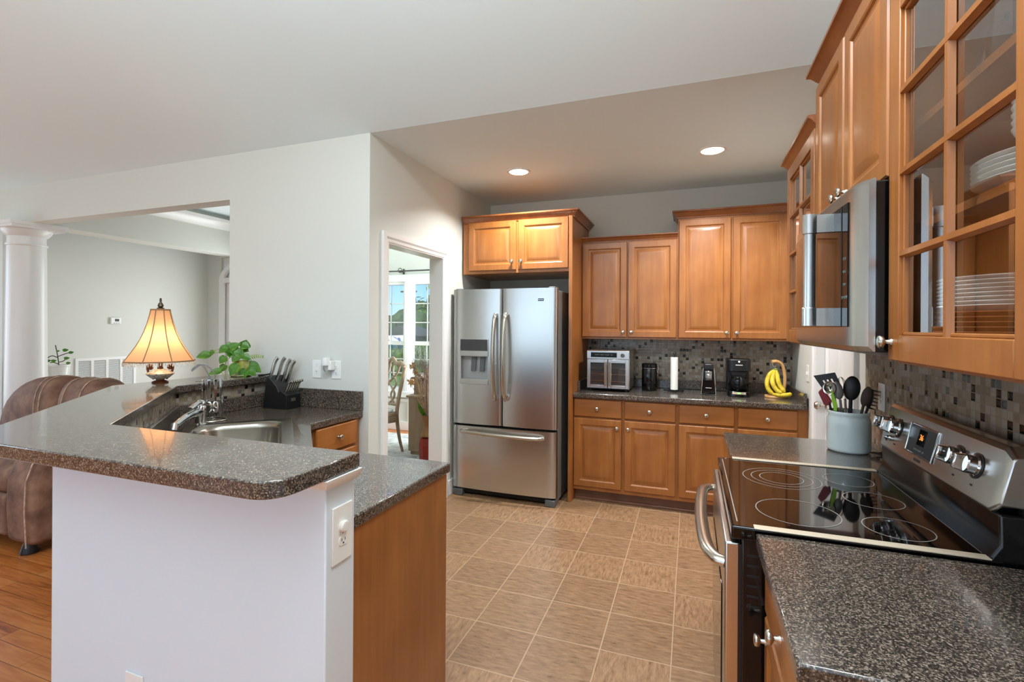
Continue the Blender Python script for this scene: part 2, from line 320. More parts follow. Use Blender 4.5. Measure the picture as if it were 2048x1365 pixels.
# ------------------------------------------------------------------ the setting
def st(b, name, mat, **k): return b.build(name, mat, kind='structure', **k)
YB, XL, XR, YW, ZC = 4.74, -1.98, .81, 2.69, 2.735     # kitchen back wall, left wall, right wall, front line of the kitchen, flat ceiling
st(B().prism([(-2.0, 1.05), (XR+.1, 1.05), (XR+.1, YB+.1), (XL-.12, YB+.1), (XL-.12, YW+.1), (-2.9, YW+.1), (-2.9, 1.95)], -.05, 0), 'floor', 'floor_tile')
b = B(); b.box(-9, XR+.1, -3.6, YW+.1, -.06, -.003); b.box(-9, XL-.06, YW+.1, 5.12, -.06, -.003); b.box(-4.7, XL-.06, 5.12, 6.1, -.06, -.003)
st(b, 'floor_living', 'hardwood')
st(B().box(XL-.06, -.5, YB+.1, 6.1, -.06, -.003), 'floor_dining', 'hardwood')
st(B().box(XL-.12, XR+.1, YW, YB+.1, ZC, ZC+.1), 'ceiling', 'ceiling_paint')
sl = .36; zr = ZC+sl*3.1
b = B(); b.hexa([(x, y, z+dz) for dz in (0, .1) for y, z in ((YW-3.1, zr), (YW+.001, ZC)) for x in (-9, XR+.1)])
b.hexa([(x, y, z+dz) for dz in (0, .1) for y, z in ((-3.6, ZC+.1), (YW-3.1, zr)) for x in (-9, XR+.1)])
st(b, 'ceiling_vault', 'ceiling_paint')
# back wall, right wall (doorway), left wall (doorway to dining), front-line wall with the wide opening
st(B().box(XL-.12, XR+.12, YB, YB+.12, 0, ZC), 'wall_back', 'wall_paint')
b = B(); b.box(XR, XR+.12, -3.6, 3.04, 0, 4.2); b.box(XR, XR+.12, 3.89, YB, 0, ZC); b.box(XR, XR+.12, 3.04, 3.89, 2.06, ZC)
st(b, 'wall_right', 'wall_paint')
b = B(); b.box(XL-.12, XL, YW, 2.885, 0, ZC); b.box(XL-.12, XL, 3.715, YB, 0, ZC); b.box(XL-.12, XL, 2.885, 3.715, 2.06, ZC)
st(b, 'wall_left', 'wall_paint')
b = B(); b.box(-3.215, XL-.12, YW, YW+.13, 0, 3.2); b.box(-9, -3.215, YW, YW+.13, 2.40, 3.2); b.box(-9, -8.4, YW, YW+.13, 0, 2.4)
st(b, 'wall_opening', 'wall_paint')
# beam running back from the column, recessed hall wall, foyer end wall
st(B().box(-5.98, -5.70, YW+.13, 5.0, 2.40, ZC+.15), 'trim_1', 'wall_paint')
st(B().box(-6.52, -6.40, YW+.13, 5.12, 0, ZC), 'wall_hall', 'wall_paint')
b = B(); b.box(-6.4, -6.13, 5.0, 5.12, 0, ZC+.15); b.box(-4.9, -4.7, 5.0, 5.12, 0, ZC+.15); b.box(-6.13, -4.9, 5.0, 5.12, 2.40, ZC+.15); b.box(-6.13, -4.9, 5.09, 5.12, 0, 2.40)
st(b, 'wall_foyer', 'wall_paint')
b = B(); b.box(-3.25, -3.15, YW+.13, 4.2, 0, ZC+.25); b.box(-4.7, -3.15, 4.2, 4.3, 0, ZC+.25); b.box(-4.7, -4.6, 4.3, 6.0, 0, ZC+.25)
st(b, 'wall_divider', 'wall_paint')
st(B().box(-6.52, -3.2, YW+.13, 5.12, ZC+.15, ZC+.25), 'ceiling_foyer', 'ceiling_paint')
# crown moulding of the foyer tray
pr = [(0, 0), (.02, 0), (.03, .03), (.07, .07), (.09, .08), (.1, .12), (0, .12)]
b = B(); b.loft([[(-5.70+d, y, 2.70+z) for d, z in pr] for y in (YW+.13, 5.0)]); st(b, 'trim_2', 'trim_paint')
# arched front door unit in the foyer end wall
b = B()
for x0, x1 in ((-6.13, -6.05), (-4.98, -4.9)): b.box(x0, x1, 4.965, 5.0, 0, 2.05)
b.box(-6.13, -4.9, 4.965, 5.0, 2.05, 2.12)
arc = lambda r: [(-5.515+r*math.cos(k), 0, 2.06+r*.54*math.sin(k)) for k in [PI*i/24 for i in range(25)]]
o_, i_ = arc(.615), arc(.535)
for k in range(24): b.hexa([(p[0], y, p[2]) for y in (4.958, 4.999) for p in (o_[k], i_[k], o_[k+1], i_[k+1])])
st(b, 'trim_3', 'trim_paint')
b = B(); b.box(-6.13, -4.9, 5.02, 5.06, 0, 2.05); st(b, 'door_2', 'trim_paint')
b = B(); b.box(-6.13, -4.9, 5.03, 5.06, 2.05, 2.40); st(b, 'window_3', 'trim_paint')
# living room shell behind and beside the camera
b = B(); b.box(-9, -6.3, -3.6, -3.48, 0, 2.85); b.box(-.3, XR+.1, -3.6, -3.48, 0, 2.85); b.box(-6.3, -.3, -3.6, -3.48, 0, .5); b.box(-6.3, -.3, -3.6, -3.48, 2.6, 2.85)
st(b, 'wall_rear', 'wall_paint')
b = B(); b.box(-8.6, -8.48, -3.5, -1.3, 0, 4); b.box(-8.6, -8.48, 2.1, YW, 0, 4); b.box(-8.6, -8.48, -1.3, 2.1, 0, .5); b.box(-8.6, -8.48, -1.3, 2.1, 2.5, 4)
st(b, 'wall_living', 'wall_paint')
def simple_window(name, F, wd, ht, nx, nz, t=.05, glass=True):
    b = B(); b.fbox(F, 0, t, 0, ht, -.05, .03); b.fbox(F, wd-t, wd, 0, ht, -.05, .03); b.fbox(F, t, wd-t, 0, t, -.05, .03); b.fbox(F, t, wd-t, ht-t, ht, -.05, .03)
    for i in range(1, nx): b.fbox(F, wd*i/nx-.03, wd*i/nx+.03, t, ht-t, -.03, .015)
    for i in range(1, nz): b.fbox(F, t, wd-t, ht*i/nz-.015, ht*i/nz+.015, -.025, .0)
    return st(b, name, 'trim_paint', bevel=.002)
simple_window('window_4', frame((-6.3, -3.48, .5), (1, 0, 0), (0, 1, 0)), 6.0, 2.1, 5, 3)
simple_window('window_5', frame((-8.48, -1.3, .5), (0, 1, 0), (1, 0, 0)), 3.4, 2.0, 3, 3)
# dining room: back wall with two double-hung windows, east wall with an unseen opening added for fill light, ceiling
b = B(); zb0, zt = .55, 2.10
b.box(-3.15, -.5, 6.0, 6.12, 0, ZC); b.box(-4.7, -4.40, 6.0, 6.12, 0, ZC); b.box(-4.40, -3.15, 6.0, 6.12, 0, zb0); b.box(-4.40, -3.15, 6.0, 6.12, zt, ZC)
st(b, 'wall_dining', 'wall_paint')
b = B(); b.box(-3.25, -.5, YW+.13, 6.12, ZC+.26, ZC+.36); b.box(-4.7, -3.25, 4.2, 6.12, ZC+.26, ZC+.36); st(b, 'ceiling_dining', 'ceiling_paint')
b = B(); b.box(-.62, -.5, YB+.12, 5.0, 0, ZC+.26); b.box(-.62, -.5, 5.9, 6.0, 0, ZC+.26); b.box(-.62, -.5, 5.0, 5.9, 0, .7); b.box(-.62, -.5, 5.0, 5.9, 2.2, ZC+.26)
st(b, 'wall_dining_side', 'wall_paint')
def sash_window(name, x0, x1):
    b = B(); F = frame((x0, 6.0, zb0), (1, 0, 0), (0, -1, 0)); wd = x1-x0; ht = zt-zb0; mz = 1.225-zb0
    b.fbox(F, 0, .035, 0, ht, -.1, 0); b.fbox(F, wd-.035, wd, 0, ht, -.1, 0); b.fbox(F, .035, wd-.035, 0, .05, -.1, 0); b.fbox(F, .035, wd-.035, ht-.04, ht, -.1, 0)
    b.fbox(F, .035, wd-.035, mz-.025, mz+.03, -.08, -.03)
    for z0, z1, c in ((mz+.03, ht-.04, -.06), (.05, mz-.025, -.045)):
        b.fbox(F, .035, .055, z0, z1, c-.02, c+.01); b.fbox(F, wd-.055, wd-.035, z0, z1, c-.02, c+.01)
        b.fbox(F, wd/2-.007, wd/2+.007, z0, z1, c-.01, c+.004)
        for k in (1, 2): b.fbox(F, .055, wd-.055, z0+(z1-z0)*k/3-.007, z0+(z1-z0)*k/3+.007, c-.01, c+.004)
    o = st(b, name, 'trim_paint')
    g = B(); g.fbox(F, .05, wd-.05, .05, ht-.04, -.072, -.068); g.build('window_glass', 'pane_glass', o); return o
sash_window('window_1', -4.36, -3.80); sash_window('window_2', -3.74, -3.22)
b = B(); b.box(-4.46, -4.36, 5.97, 6.0, .5, 2.2); b.box(-3.80, -3.74, 5.97, 6.0, .5, 2.1); b.box(-3.22, -3.12, 5.97, 6.0, .5, 2.2); b.box(-4.36, -3.22, 5.97, 6.0, 2.1, 2.2); b.box(-4.5, -3.1, 5.93, 6.0, .47, .55)
st(b, 'trim_4', 'trim_paint', bevel=.004)
b = B(); b.box(-4.6, -.62, 5.975, 6.0, 0, .12); b.box(-4.6, -.62, 5.98, 6.0, .40, .44)
for x in (-4.35, -3.75, -3.15, -2.5): b.box(x, x+.05, 5.985, 6.0, .12, .4)
st(b, 'baseboard_dining', 'trim_paint')
# doorway trim
def casing(F, wd, ht, name, t=.068, d=.02):
    b = B(); prof = [(0, .008), (.012, .012), (.02, .012), (.035, d), (t, d), (t, 0), (0, 0)]
    for f in (lambda p, z: F(-p[0]-.008, z, p[1]), lambda p, z: F(wd+p[0]+.008, z, p[1])):
        b.loft([[f(p, z if z == 0 else ht+p[0]+.008) for p in prof] for z in (0, 1)])
    b.loft([[F(a*(wd+2*p[0]+.016)-p[0]-.008, ht+p[0]+.008, p[1]) for p in prof] for a in (0, 1)])
    return b
F = frame((XL, 2.9, 0), (0, 1, 0), (1, 0, 0)); b = casing(F, .80, 2.045, 'x')
b.box(XL-.125, XL+.004, 2.885, 2.905, 0, 2.06); b.box(XL-.125, XL+.004, 3.695, 3.715, 0, 2.06); b.box(XL-.125, XL+.004, 2.905, 3.695, 2.045, 2.06)
st(b, 'trim_5', 'trim_paint', ang=25)
F = frame((XR, 3.06, 0), (0, 1, 0), (-1, 0, 0)); b = casing(F, .81, 2.045, 'x'); b.box(XR-.004, XR+.12, 3.04, 3.06, 0, 2.06); b.box(XR-.004, XR+.12, 3.87, 3.89, 0, 2.06); b.box(XR-.004, XR+.12, 3.06, 3.87, 2.045, 2.06)
st(b, 'trim_6', 'trim_paint', ang=25)
def rings_panel(b, F, w, h, rings, back=0.0):
    R = [[F(i, i, d), F(w-i, i, d), F(w-i, h-i, d), F(i, h-i, d)] for i, d in rings]
    return b.loft([[F(0, 0, back), F(w, 0, back), F(w, h, back), F(0, h, back)]]+R)
F = frame((XR+.05, 3.065, .01), (0, 1, 0), (-1, 0, 0)); b = B(); b.fbox(F, 0, .80, 0, 2.03, -.035, 0)
for a in (.10, .44):
    for z, h in ((.22, .62), (.98, .62), (1.72, .2)):
        G = (lambda a, z: (lambda p, q, c: F(a+p, z+q, c)))(a, z); rings_panel(b, G, .26, h, [(0, .001), (.012, .006), (.03, .006), (.05, .012)])
o = st(b, 'door_1', 'trim_paint', bevel=.001)
k = B(); k.lathe([(0, 0), (.026, 0), (.026, .006), (.009, .012), (.009, .035), (.024, .045), (.028, .058), (.02, .07), (0, .072)], (XR+.05, 3.83, .95), 20, toR((-1, 0, 0))); k.build('door_knob', 'nickel', o)
b = B(); b.box(XL, XL+.015, 2.70, 2.82, 0, .13); b.box(XL, XL+.015, 3.80, YB, 0, .13); st(b, 'baseboard_left', 'trim_paint', bevel=.003)
st(B().box(XR-.015, XR, 3.96, 4.09, 0, .13), 'baseboard_right', 'trim_paint', bevel=.003)
# mosaic strips of the backsplash
st(B().box(-.93, XR, YB-.008, YB, .99, 1.42), 'wall_tile_back', 'mosaic', flat=True)
st(B().box(XR-.008, XR, .60, 2.845, .915, 1.42), 'wall_tile_right', 'mosaic', flat=True)
# peninsula pony wall with its 45 degree leg
outer = [(-.88, 1.02), (-2.02, 1.02), (-2.94, 1.94), (-2.94, YW)]; inner = [(-2.80, YW), (-2.80, 1.99), (-1.945, 1.135), (-.88, 1.135)]
st(B().prism(outer+inner, 0, 1.077), 'wall_peninsula', 'pony_paint', bevel=.004)
tin = [(-2.80, YW-.001), (-2.80, 1.99), (-1.945, 1.135), (-.89, 1.135)]; tout = [(-.89, 1.143), (-1.942, 1.143), (-2.792, 1.993), (-2.792, YW-.001)]
st(B().prism(tin+tout, 1.0, 1.077), 'wall_tile_peninsula', 'mosaic', flat=True)
b = B(); pf = [(0, 1.045), (.012, 1.05), (.022, 1.062), (.026, 1.077), (0, 1.077)]
b.loft([[(-.88+d, 1.02-d, z) for d, z in pf], [(-.88+d, 1.135, z) for d, z in pf]]); b.loft([[(-.88+d, 1.02-d, z) for d, z in pf], [(-2.02-d*.41, 1.02-d, z) for d, z in pf]])
st(b, 'trim_7', 'trim_paint')
# ------------------------------------------------------------------ cabinets
KN = [(0, 0), (.009, 0), (.009, .003), (.006, .006), (.0055, .014), (.0145, .019), (.0165, .024), (.0145, .029), (.008, .031), (0, .0315)]
def knob(F, a, b_, c, parent, s=1.0):
    p = F(a, b_, c); n = F(a, b_, c+1)-p
    B().lathe([(r*s, z*s) for r, z in KN], p, 18, toR(n)).build('knob', 'nickel', parent, ang=60)
RP = [(0, .014), (.004, .019), (.050, .020), (.056, .017), (.060, .011), (.072, .010), (.098, .0175), (.102, .0178)]
def door(F, a0, a1, z0, z1, parent, kn=None, glass=None, name='door'):
    G = lambda a, b, c: F(a0+a, z0+b, .002+c)
    wd, h = a1-a0, z1-z0
    b = B()
    if not glass:
        rings_panel(b, G, wd, h, RP); o = b.build(name, 'maple', parent, ang=20)
    else:
        t = .062; nx, nz = glass
        for q in ((0, t, 0, h), (wd-t, wd, 0, h), (t, wd-t, 0, t), (t, wd-t, h-t, h)): b.fbox(G, *q, 0, .02)
        b.fbox(G, t, t+.008, t, h-t, .0, .012); b.fbox(G, wd-t-.008, wd-t, t, h-t, .0, .012); b.fbox(G, t, wd-t, t, t+.008, 0, .012); b.fbox(G, t, wd-t, h-t-.008, h-t, 0, .012)
        o = b.build(name, 'maple', parent, bevel=.0025)
        m = B()
        for i in range(1, nx): x = t+(wd-2*t)*i/nx; m.extr([G(x-.011, t, .006), G(x-.006, t, .018), G(x+.006, t, .018), G(x+.011, t, .006)], G(0, h-2*t, 0)-G(0, 0, 0))
        for i in range(1, nz): z = t+(h-2*t)*i/nz; m.extr([G(t, z-.011, .006), G(t, z-.006, .0185), G(t, z+.006, .0185), G(t, z+.011, .006)], G(wd-2*t, 0, 0)-G(0, 0, 0))
        m.build('muntin', 'maple', o)
        g = B(); g.fbox(G, t-.004, wd-t+.004, t-.004, h-t+.004, .002, .0045); g.build('glass_pane', 'pane_glass', o, flat=True)
    if kn: knob(G, kn[0], kn[1], .0195, o)
    return o
def drawer(F, a0, a1, z0, z1, parent, kn=True):
    G = lambda a, b, c: F(a0+a, z0+b, .002+c); b = B()
    rings_panel(b, G, a1-a0, z1-z0, [(0, .012), (.006, .019), (.012, .0195)]); o = b.build('drawer', 'maple_across', parent, ang=20)
    if kn: knob(G, (a1-a0)/2, (z1-z0)/2, .0195, o)
CP = [(0, 0), (.006, .0), (.008, .012), (.016, .022), (.030, .042), (.040, .05), (.046, .052), (.046, .064), (0, .064)]
def crown(F, wd, zt, dep, parent, r0=True, r1=True, k=1.0):
    rings = []
    for d, z in CP:
        d *= k; z *= k
        ring = []
        if r0: ring += [F(-d, zt+z, -dep), F(-d, zt+z, d)]
        else: ring += [F(0, zt+z, d)]
        if r1: ring += [F(wd+d, zt+z, d), F(wd+d, zt+z, -dep)]
        else: ring += [F(wd, zt+z, d)]
        rings.append(ring)
    b = B(); n = len(rings[0]); R = [b.vs(r) for r in rings]; m = len(R)
    for i in range(m):
        A, C = R[i], R[(i+1) % m]
        for j in range(n-1): b.bm.faces.new([A[j], A[j+1], C[j+1], C[j]])
    b.bm.faces.new([r[0] for r in R]); b.bm.faces.new([r[-1] for r in R][::-1])
    b.build('crown_molding', 'maple_edge', parent, ang=25)
def body(F, wd, z0, z1, dep, parent, name='carcass'):
    b = B(); b.fbox(F, 0, wd, z0, z1, -dep, 0); return b.build(name, 'maple', parent, bevel=.0015)
def hollow(F, wd, z0, z1, dep, parent, shelves):
    b = B(); t = .018
    b.fbox(F, 0, t, z0, z1, -dep, 0); b.fbox(F, wd-t, wd, z0, z1, -dep, 0); b.fbox(F, t, wd-t, z0, z0+t, -dep, 0); b.fbox(F, t, wd-t, z1-t, z1, -dep, 0); b.fbox(F, t, wd-t, z0+t, z1-t, -dep, -dep+.008)
    b.fbox(F, t, .035, z0+t, z1-t, -.02, 0); b.fbox(F, wd-.035, wd-t, z0+t, z1-t, -.02, 0)
    o = b.build('carcass', 'maple', parent, bevel=.001)
    for z in shelves: s = B(); s.fbox(F, t, wd-t, z-.018, z, -dep+.008, -.03); s.build('shelf', 'maple_across', parent)
    return o
# back wall, upper
FB = frame((0, 4.42, 0), (1, 0, 0), (0, -1, 0))
def sub(F, a): return lambda p, q, c: F(a+p, q, c)
t = thing('wall_cabinet', 'lower maple two-door wall cabinet above the toaster oven', 'cabinet', (-.52, 4.58, 1.366), 'maple wall cabinets')
F = sub(FB, -.938); body(F, .828, 1.366, 2.25, .32, t); crown(F, .828, 2.235, .30, t, False, False, .75)
door(F, .008, .402, 1.384, 2.225, t, (.365, .045)); door(F, .414, .820, 1.384, 2.225, t, (.03, .045))
t = thing('wall_cabinet', 'taller maple two-door wall cabinet over coffee maker and bananas', 'cabinet', (.31, 4.58, 1.366), 'maple wall cabinets')
F = sub(FB, -.11); body(F, .918, 1.366, 2.42, .32, t); crown(F, .918, 2.40, .32, t, True, False)
door(F, .010, .415, 1.384, 2.385, t, (.375, .045)); door(F, .430, .825, 1.384, 2.385, t, (.03, .045))
t = thing('wall_cabinet', 'short deep maple cabinet above the refrigerator', 'cabinet', (-1.46, 4.4, 1.945), 'maple wall cabinets')
F = frame((-1.962, 4.06, 0), (1, 0, 0), (0, -1, 0)); body(F, .994, 1.945, 2.41, .66, t); crown(F, 1.03, 2.40, .66, t, False, True)
door(F, .062, .517, 1.972, 2.405, t, (.42, .07)); door(F, .537, .985, 1.972, 2.405, t, (.03, .07))
b = B(); b.box(-.968, -.938, 4.03, 4.72, 0, 2.41)
tag(b.build('end_panel', 'maple', bevel=.002), 'tall maple end panel standing between refrigerator and counter', 'cabinet panel')
# right wall, upper (face toward the room)
FR = frame((.489, 0, 0), (0, 1, 0), (-1, 0, 0))
t = thing('glass_door_cabinet', 'glass-door maple cabinet full of plates, nearest the camera', 'cabinet', (.64, 1.17, 1.385))
F = sub(FR, .905); hollow(F, .59, 1.385, 2.31, .302, t, (1.73, 1.98))
door(F, .008, .583, 1.393, 2.302, t, (.552, .045), (2, 4)); crown(F, .59, 2.29, .30, t, False, False)
t = thing('wall_cabinet', 'maple two-door cabinet directly above the microwave', 'cabinet', (.64, 1.9, 1.855), 'maple wall cabinets')
F = sub(FR, 1.50); body(F, .79, 1.855, 2.48, .30, t); crown(F, .79, 2.455, .30, t, False, True)
door(F, .008, .385, 1.862, 2.44, t, (.345, .05)); door(F, .402, .782, 1.862, 2.44, t, (.035, .05))
t = thing('glass_door_cabinet', 'small glass-door maple cabinet beyond the microwave', 'cabinet', (.64, 2.6, 1.395))
F = sub(FR, 2.295); hollow(F, .605, 1.395, 2.30, .302, t, (1.70, 2.0))
door(F, .008, .597, 1.402, 2.29, t, (.03, .045), (2, 4)); crown(F, .605, 2.28, .30, t, False, True)
# back wall, base
FC = frame((0, 4.12, 0), (1, 0, 0), (0, -1, 0))
def base_pair(x0, x1, label, e0=.008, e1=.008, knobs=True):
    t = thing('base_cabinet', label, 'cabinet', ((x0+x1)/2, 4.4, 0), 'maple base cabinets')
    F = sub(FC, x0); wd = x1-x0; body(F, wd, .09, .874, .6, t)
    k = B(); k.fbox(F, 0, wd, 0, .09, -.58, -.065); k.build('toe_kick', 'toe_wood', t)
    m = (e0+wd-e1)/2
    for a0, a1, kx in ((e0, m-.012, 1), (m+.012, wd-e1, 0)):
        drawer(F, a0, a1, .715, .862, t); door(F, a0, a1, .125, .70, t, ((a1-a0-.035) if kx else .03, .51))
base_pair(-.938, -.10, 'maple base cabinet under toaster oven and canister', .004, .012)
base_pair(-.10, .808, 'maple base cabinet under coffee maker, partly behind the range', .012, .068)
b = B(); b.box(-.938, .80, 4.152, 4.166, 0, .018); st(b, 'trim_8', 'toe_wood', bevel=.004)
# right run base cabinets
FQ = frame((.21, 0, 0), (0, 1, 0), (-1, 0, 0))
t = thing('base_cabinet', 'maple base cabinet under the utensil crock', 'cabinet', (.5, 2.56, 0), 'maple base cabinets')
F = sub(FQ, 2.275); body(F, .562, .09, .874, .59, t); k = B(); k.fbox(F, 0, .562, 0, .09, -.6, -.065); k.build('toe_kick', 'toe_wood', t)
drawer(F, .01, .552, .715, .862, t); door(F, .01, .552, .125, .70, t, (.03, .51))
t = thing('base_cabinet', 'maple base cabinet under the nearest speckled counter', 'cabinet', (.5, 1.2, 0), 'maple base cabinets')
F = sub(FQ, .945); body(F, .53, .09, .874, .59, t); k = B(); k.fbox(F, 0, .53, 0, .09, -.6, -.065); k.build('toe_kick', 'toe_wood', t)
drawer(F, .008, .522, .715, .862, t); door(F, .008, .522, .125, .70, t, (.47, .53))
# peninsula base cabinets
FS = frame((-2.045, 2.26, 0), (0, 1, 0), (1, 0, 0))
t = thing('base_cabinet', 'maple drawer cabinet below the knife block counter', 'cabinet', (-2.3, 2.47, 0), 'maple base cabinets')
body(FS, .42, .09, .874, .6, t); k = B(); k.fbox(FS, 0, .42, 0, .09, -.6, -.065); k.build('toe_kick', 'toe_wood', t)
for z0, z1 in ((.715, .865), (.42, .70), (.115, .405)): drawer(FS, .01, .375, z0, z1, t)
t = thing('sink_base_cabinet', 'maple corner cabinet carrying the stainless sink', 'cabinet', (-2.2, 1.75, 0))
b = B(); b.prism([(-2.045, 2.255), (-1.605, 1.76), (-1.605, 1.16), (-1.93, 1.16), (-2.78, 2.0), (-2.78, 2.255)], .09, .70); b.build('carcass', 'maple', t)
q = V((.44, -.495, 0)).normalized(); F = frame((-2.045, 2.255, 0), q, (-q.y, q.x, 0))
door(F, .02, .325, .125, .70, t, (.28, .51)); door(F, .335, .64, .125, .70, t, (.03, .51))
t = thing('base_cabinet', 'maple peninsula cabinet with plain wood end panel', 'cabinet', (-1.26, 1.45, 0), 'maple base cabinets')
F = frame((-.945, 1.76, 0), (-1, 0, 0), (0, 1, 0)); b = B(); b.box(-1.60, -.945, 1.15, 1.76, .09, .874); b.build('carcass', 'maple', t)
k = B(); k.box(-1.60, -.96, 1.15, 1.70, 0, .09); k.build('toe_kick', 'toe_wood', t)
k = B(); k.box(-.945, -.927, 1.14, 1.775, 0, .874); k.build('end_panel', 'maple', t, bevel=.001)
drawer(F, .01, .325, .715, .862, t); drawer(F, .335, .645, .715, .862, t); door(F, .01, .325, .125, .70, t, (.28, .51)); door(F, .335, .645, .125, .70, t, (.03, .51))
# ------------------------------------------------------------------ worktops
b = B(); b.box(-.938, .795, 4.075, 4.735, .876, .914)
t = thing('countertop', 'dark speckled countertop along the back wall', 'countertop', (-.07, 4.4, .876)); b.build('slab', 'laminate', t, bevel=.006)
for q in ((-.938, .795, 4.71, 4.735, .914, .995), (.772, .796, 4.09, 4.71, .914, .995), (-.938, -.918, 4.25, 4.71, .914, .995)):
    b = B(); b.box(*q); b.build('splash_lip', 'laminate', t, bevel=.003)
b = B(); b.box(.165, .80, 2.272, 2.845, .876, .914); tag(b.build('countertop', 'laminate', bevel=.005), 'short speckled countertop under the utensil crock', 'countertop')
b = B(); b.box(.168, .80, .928, 1.478, .876, .914); tag(b.build('countertop', 'laminate', bevel=.005), 'brown speckled countertop at the near end of the range', 'countertop')
# lower peninsula top with a hole for the sink: rotated cut-out
ctr = V((-2.115, 1.80)); du = V((-.707, .707)); dv = V((.707, .707))     # u runs along the 45 degree counter front, v toward the kitchen
def sk(u, v): p = ctr+du*u+dv*v; return (p.x, p.y)
SU, SV = .415, .255
bm = B(); outl = [(-.918, 1.145), (-.918, 1.792), (-1.62, 1.792), (-2.02, 2.215), (-2.02, YW-.003), (-2.79, YW-.003), (-2.79, 1.995), (-1.94, 1.145)]
hole = [sk(-SU, -SV), sk(SU, -SV), sk(SU, SV), sk(-SU, SV)]
def holed(bm, out, hol, z0, z1):
    for z in (z0, z1):
        vo = bm.vs([(x, y, z) for x, y in out]); vh = bm.vs([(x, y, z) for x, y in hol])
        es = [bm.bm.edges.new((l[i], l[(i+1) % len(l)])) for l in (vo, vh) for i in range(len(l))]
        bmesh.ops.triangle_fill(bm.bm, edges=es, use_beauty=True)
    for l in (out, hol):
        for i in range(len(l)):
            p, q = l[i], l[(i+1) % len(l)]; bm.face([(p[0], p[1], z0), (q[0], q[1], z0), (q[0], q[1], z1), (p[0], p[1], z1)])
    bmesh.ops.remove_doubles(bm.bm, verts=bm.bm.verts[:], dist=1e-5); return bm
t = thing('countertop', 'dark speckled corner countertop around the sink', 'countertop', (-1.9, 1.8, .876))
holed(bm, outl, hole, .876, .914).build('slab', 'laminate', t, bevel=.005)
so = [(-2.79, YW-.003), (-2.79, 1.995), (-1.94, 1.145), (-.93, 1.145)]; si = [(-.93, 1.163), (-1.933, 1.163), (-2.772, 2.002), (-2.772, YW-.003)]
b = B(); b.prism(so+si, .914, 1.0); b.build('splash_lip', 'laminate', t, bevel=.003)
b = B(); b.box(-2.77, -2.018, YW-.022, YW-.002, .914, 1.04); b.build('splash_lip', 'laminate', t, bevel=.003)
# raised bar top
def rounded(poly, idx, r, n=8):
    out = []
    for i, p in enumerate(poly):
        if i not in idx: out.append(p); continue
        p = V(p); a = (V(poly[i-1])-p).normalized(); c = (V(poly[(i+1) % len(poly)])-p).normalized()
        P0, P1 = p+a*r, p+c*r
        for k in range(n+1):
            t_ = k/n; out.append(tuple(P0*(1-t_)**2+p*2*t_*(1-t_)+P1*t_*t_))
    return out
bar = [(-.86, .828), (-2.09, .828), (-3.11, 1.848), (-3.11, YW-.003), (-2.755, YW-.003), (-2.755, 1.972), (-1.915, 1.132), (-.86, 1.132)]
b = B(); b.prism(rounded(bar, {0}, .085), 1.078, 1.12)
tag(b.build('bar_top', 'laminate', bevel=.004), 'raised speckled bar top wrapping the peninsula', 'bar counter')
# gap cover strips beside the range
for y0, y1, l in ((1.479, 1.508, 'cream metal strip along the near edge of cooktop'), (2.242, 2.271, 'cream metal strip along the far edge of cooktop')):
    b = B(); b.box(.165, .672, y0, y1, .9225, .926); b.box(.165, .672, (y0+y1)/2-.002, (y0+y1)/2+.002, .905, .9225)
    tag(b.build('gap_cover', 'cream_metal', bevel=.001), l, 'stove gap cover', 'stove gap covers')
# ------------------------------------------------------------------ refrigerator
def bowed(b, xs, zs, yf, yb, bulge, hole=None):
    x0, x1 = xs[0], xs[-1]; xm, hw = (x0+x1)/2, (x1-x0)/2
    def fy(x): q = abs((x-xm)/hw); return yf-bulge*(1-q*q)+(.012*max(0, (q-.93)/.07)**2)
    for i in range(len(xs)-1):
        for j in range(len(zs)-1):
            a, c, p, q = xs[i], xs[i+1], zs[j], zs[j+1]
            if hole and a >= hole[0]-1e-6 and c <= hole[1]+1e-6 and p >= hole[2]-1e-6 and q <= hole[3]+1e-6: continue
            b.face([(a, fy(a), p), (c, fy(c), p), (c, fy(c), q), (a, fy(a), q)])
    for i in range(len(xs)-1):
        a, c = xs[i], xs[i+1]
        for z in (zs[0], zs[-1]): b.face([(a, fy(a), z), (c, fy(c), z), (c, yb, z), (a, yb, z)])
    for x in (x0, x1):
        b.face([(x, fy(x), zs[0]), (x, fy(x), zs[-1]), (x, yb, zs[-1]), (x, yb, zs[0])])
    b.face([(x0, yb, zs[0]), (x1, yb, zs[0]), (x1, yb, zs[-1]), (x0, yb, zs[-1])])
    bmesh.ops.remove_doubles(b.bm, verts=b.bm.verts[:], dist=1e-5); return fy
def lin(a, b_, n): return [a+(b_-a)*i/n for i in range(n+1)]
t = thing('refrigerator', 'stainless french-door refrigerator with ice dispenser under the short cabinet', 'refrigerator', (-1.49, 4.2, 0))
b = B(); b.box(-1.952, -1.028, 3.93, 4.66, .03, 1.775); b.build('case', 'grey_enamel', t, bevel=.006)
b = B(); b.box(-1.95, -1.03, 3.89, 3.93, .63, 1.785); b.box(-1.95, -1.03, 3.88, 3.93, .06, .615); b.build('gasket', 'slot_dark', t)
HX0, HX1, HZ0, HZ1 = -1.875, -1.622, 1.02, 1.215
b = B(); xs = sorted(set(lin(-1.955, -1.501, 20)+[HX0, HX1, -1.953, -1.945, -1.511])); fy = bowed(b, xs, [.632, HZ0, HZ1, 1.79], 3.85, 3.895, .012, (HX0, HX1, HZ0, HZ1))
dl = b.build('door', 'steel', t, ang=50)
b = B(); b.box(HX0-.006, HX1+.006, 3.832, 3.845, HZ1, 1.365); b.build('dispenser_frame', 'steel', dl, bevel=.003)
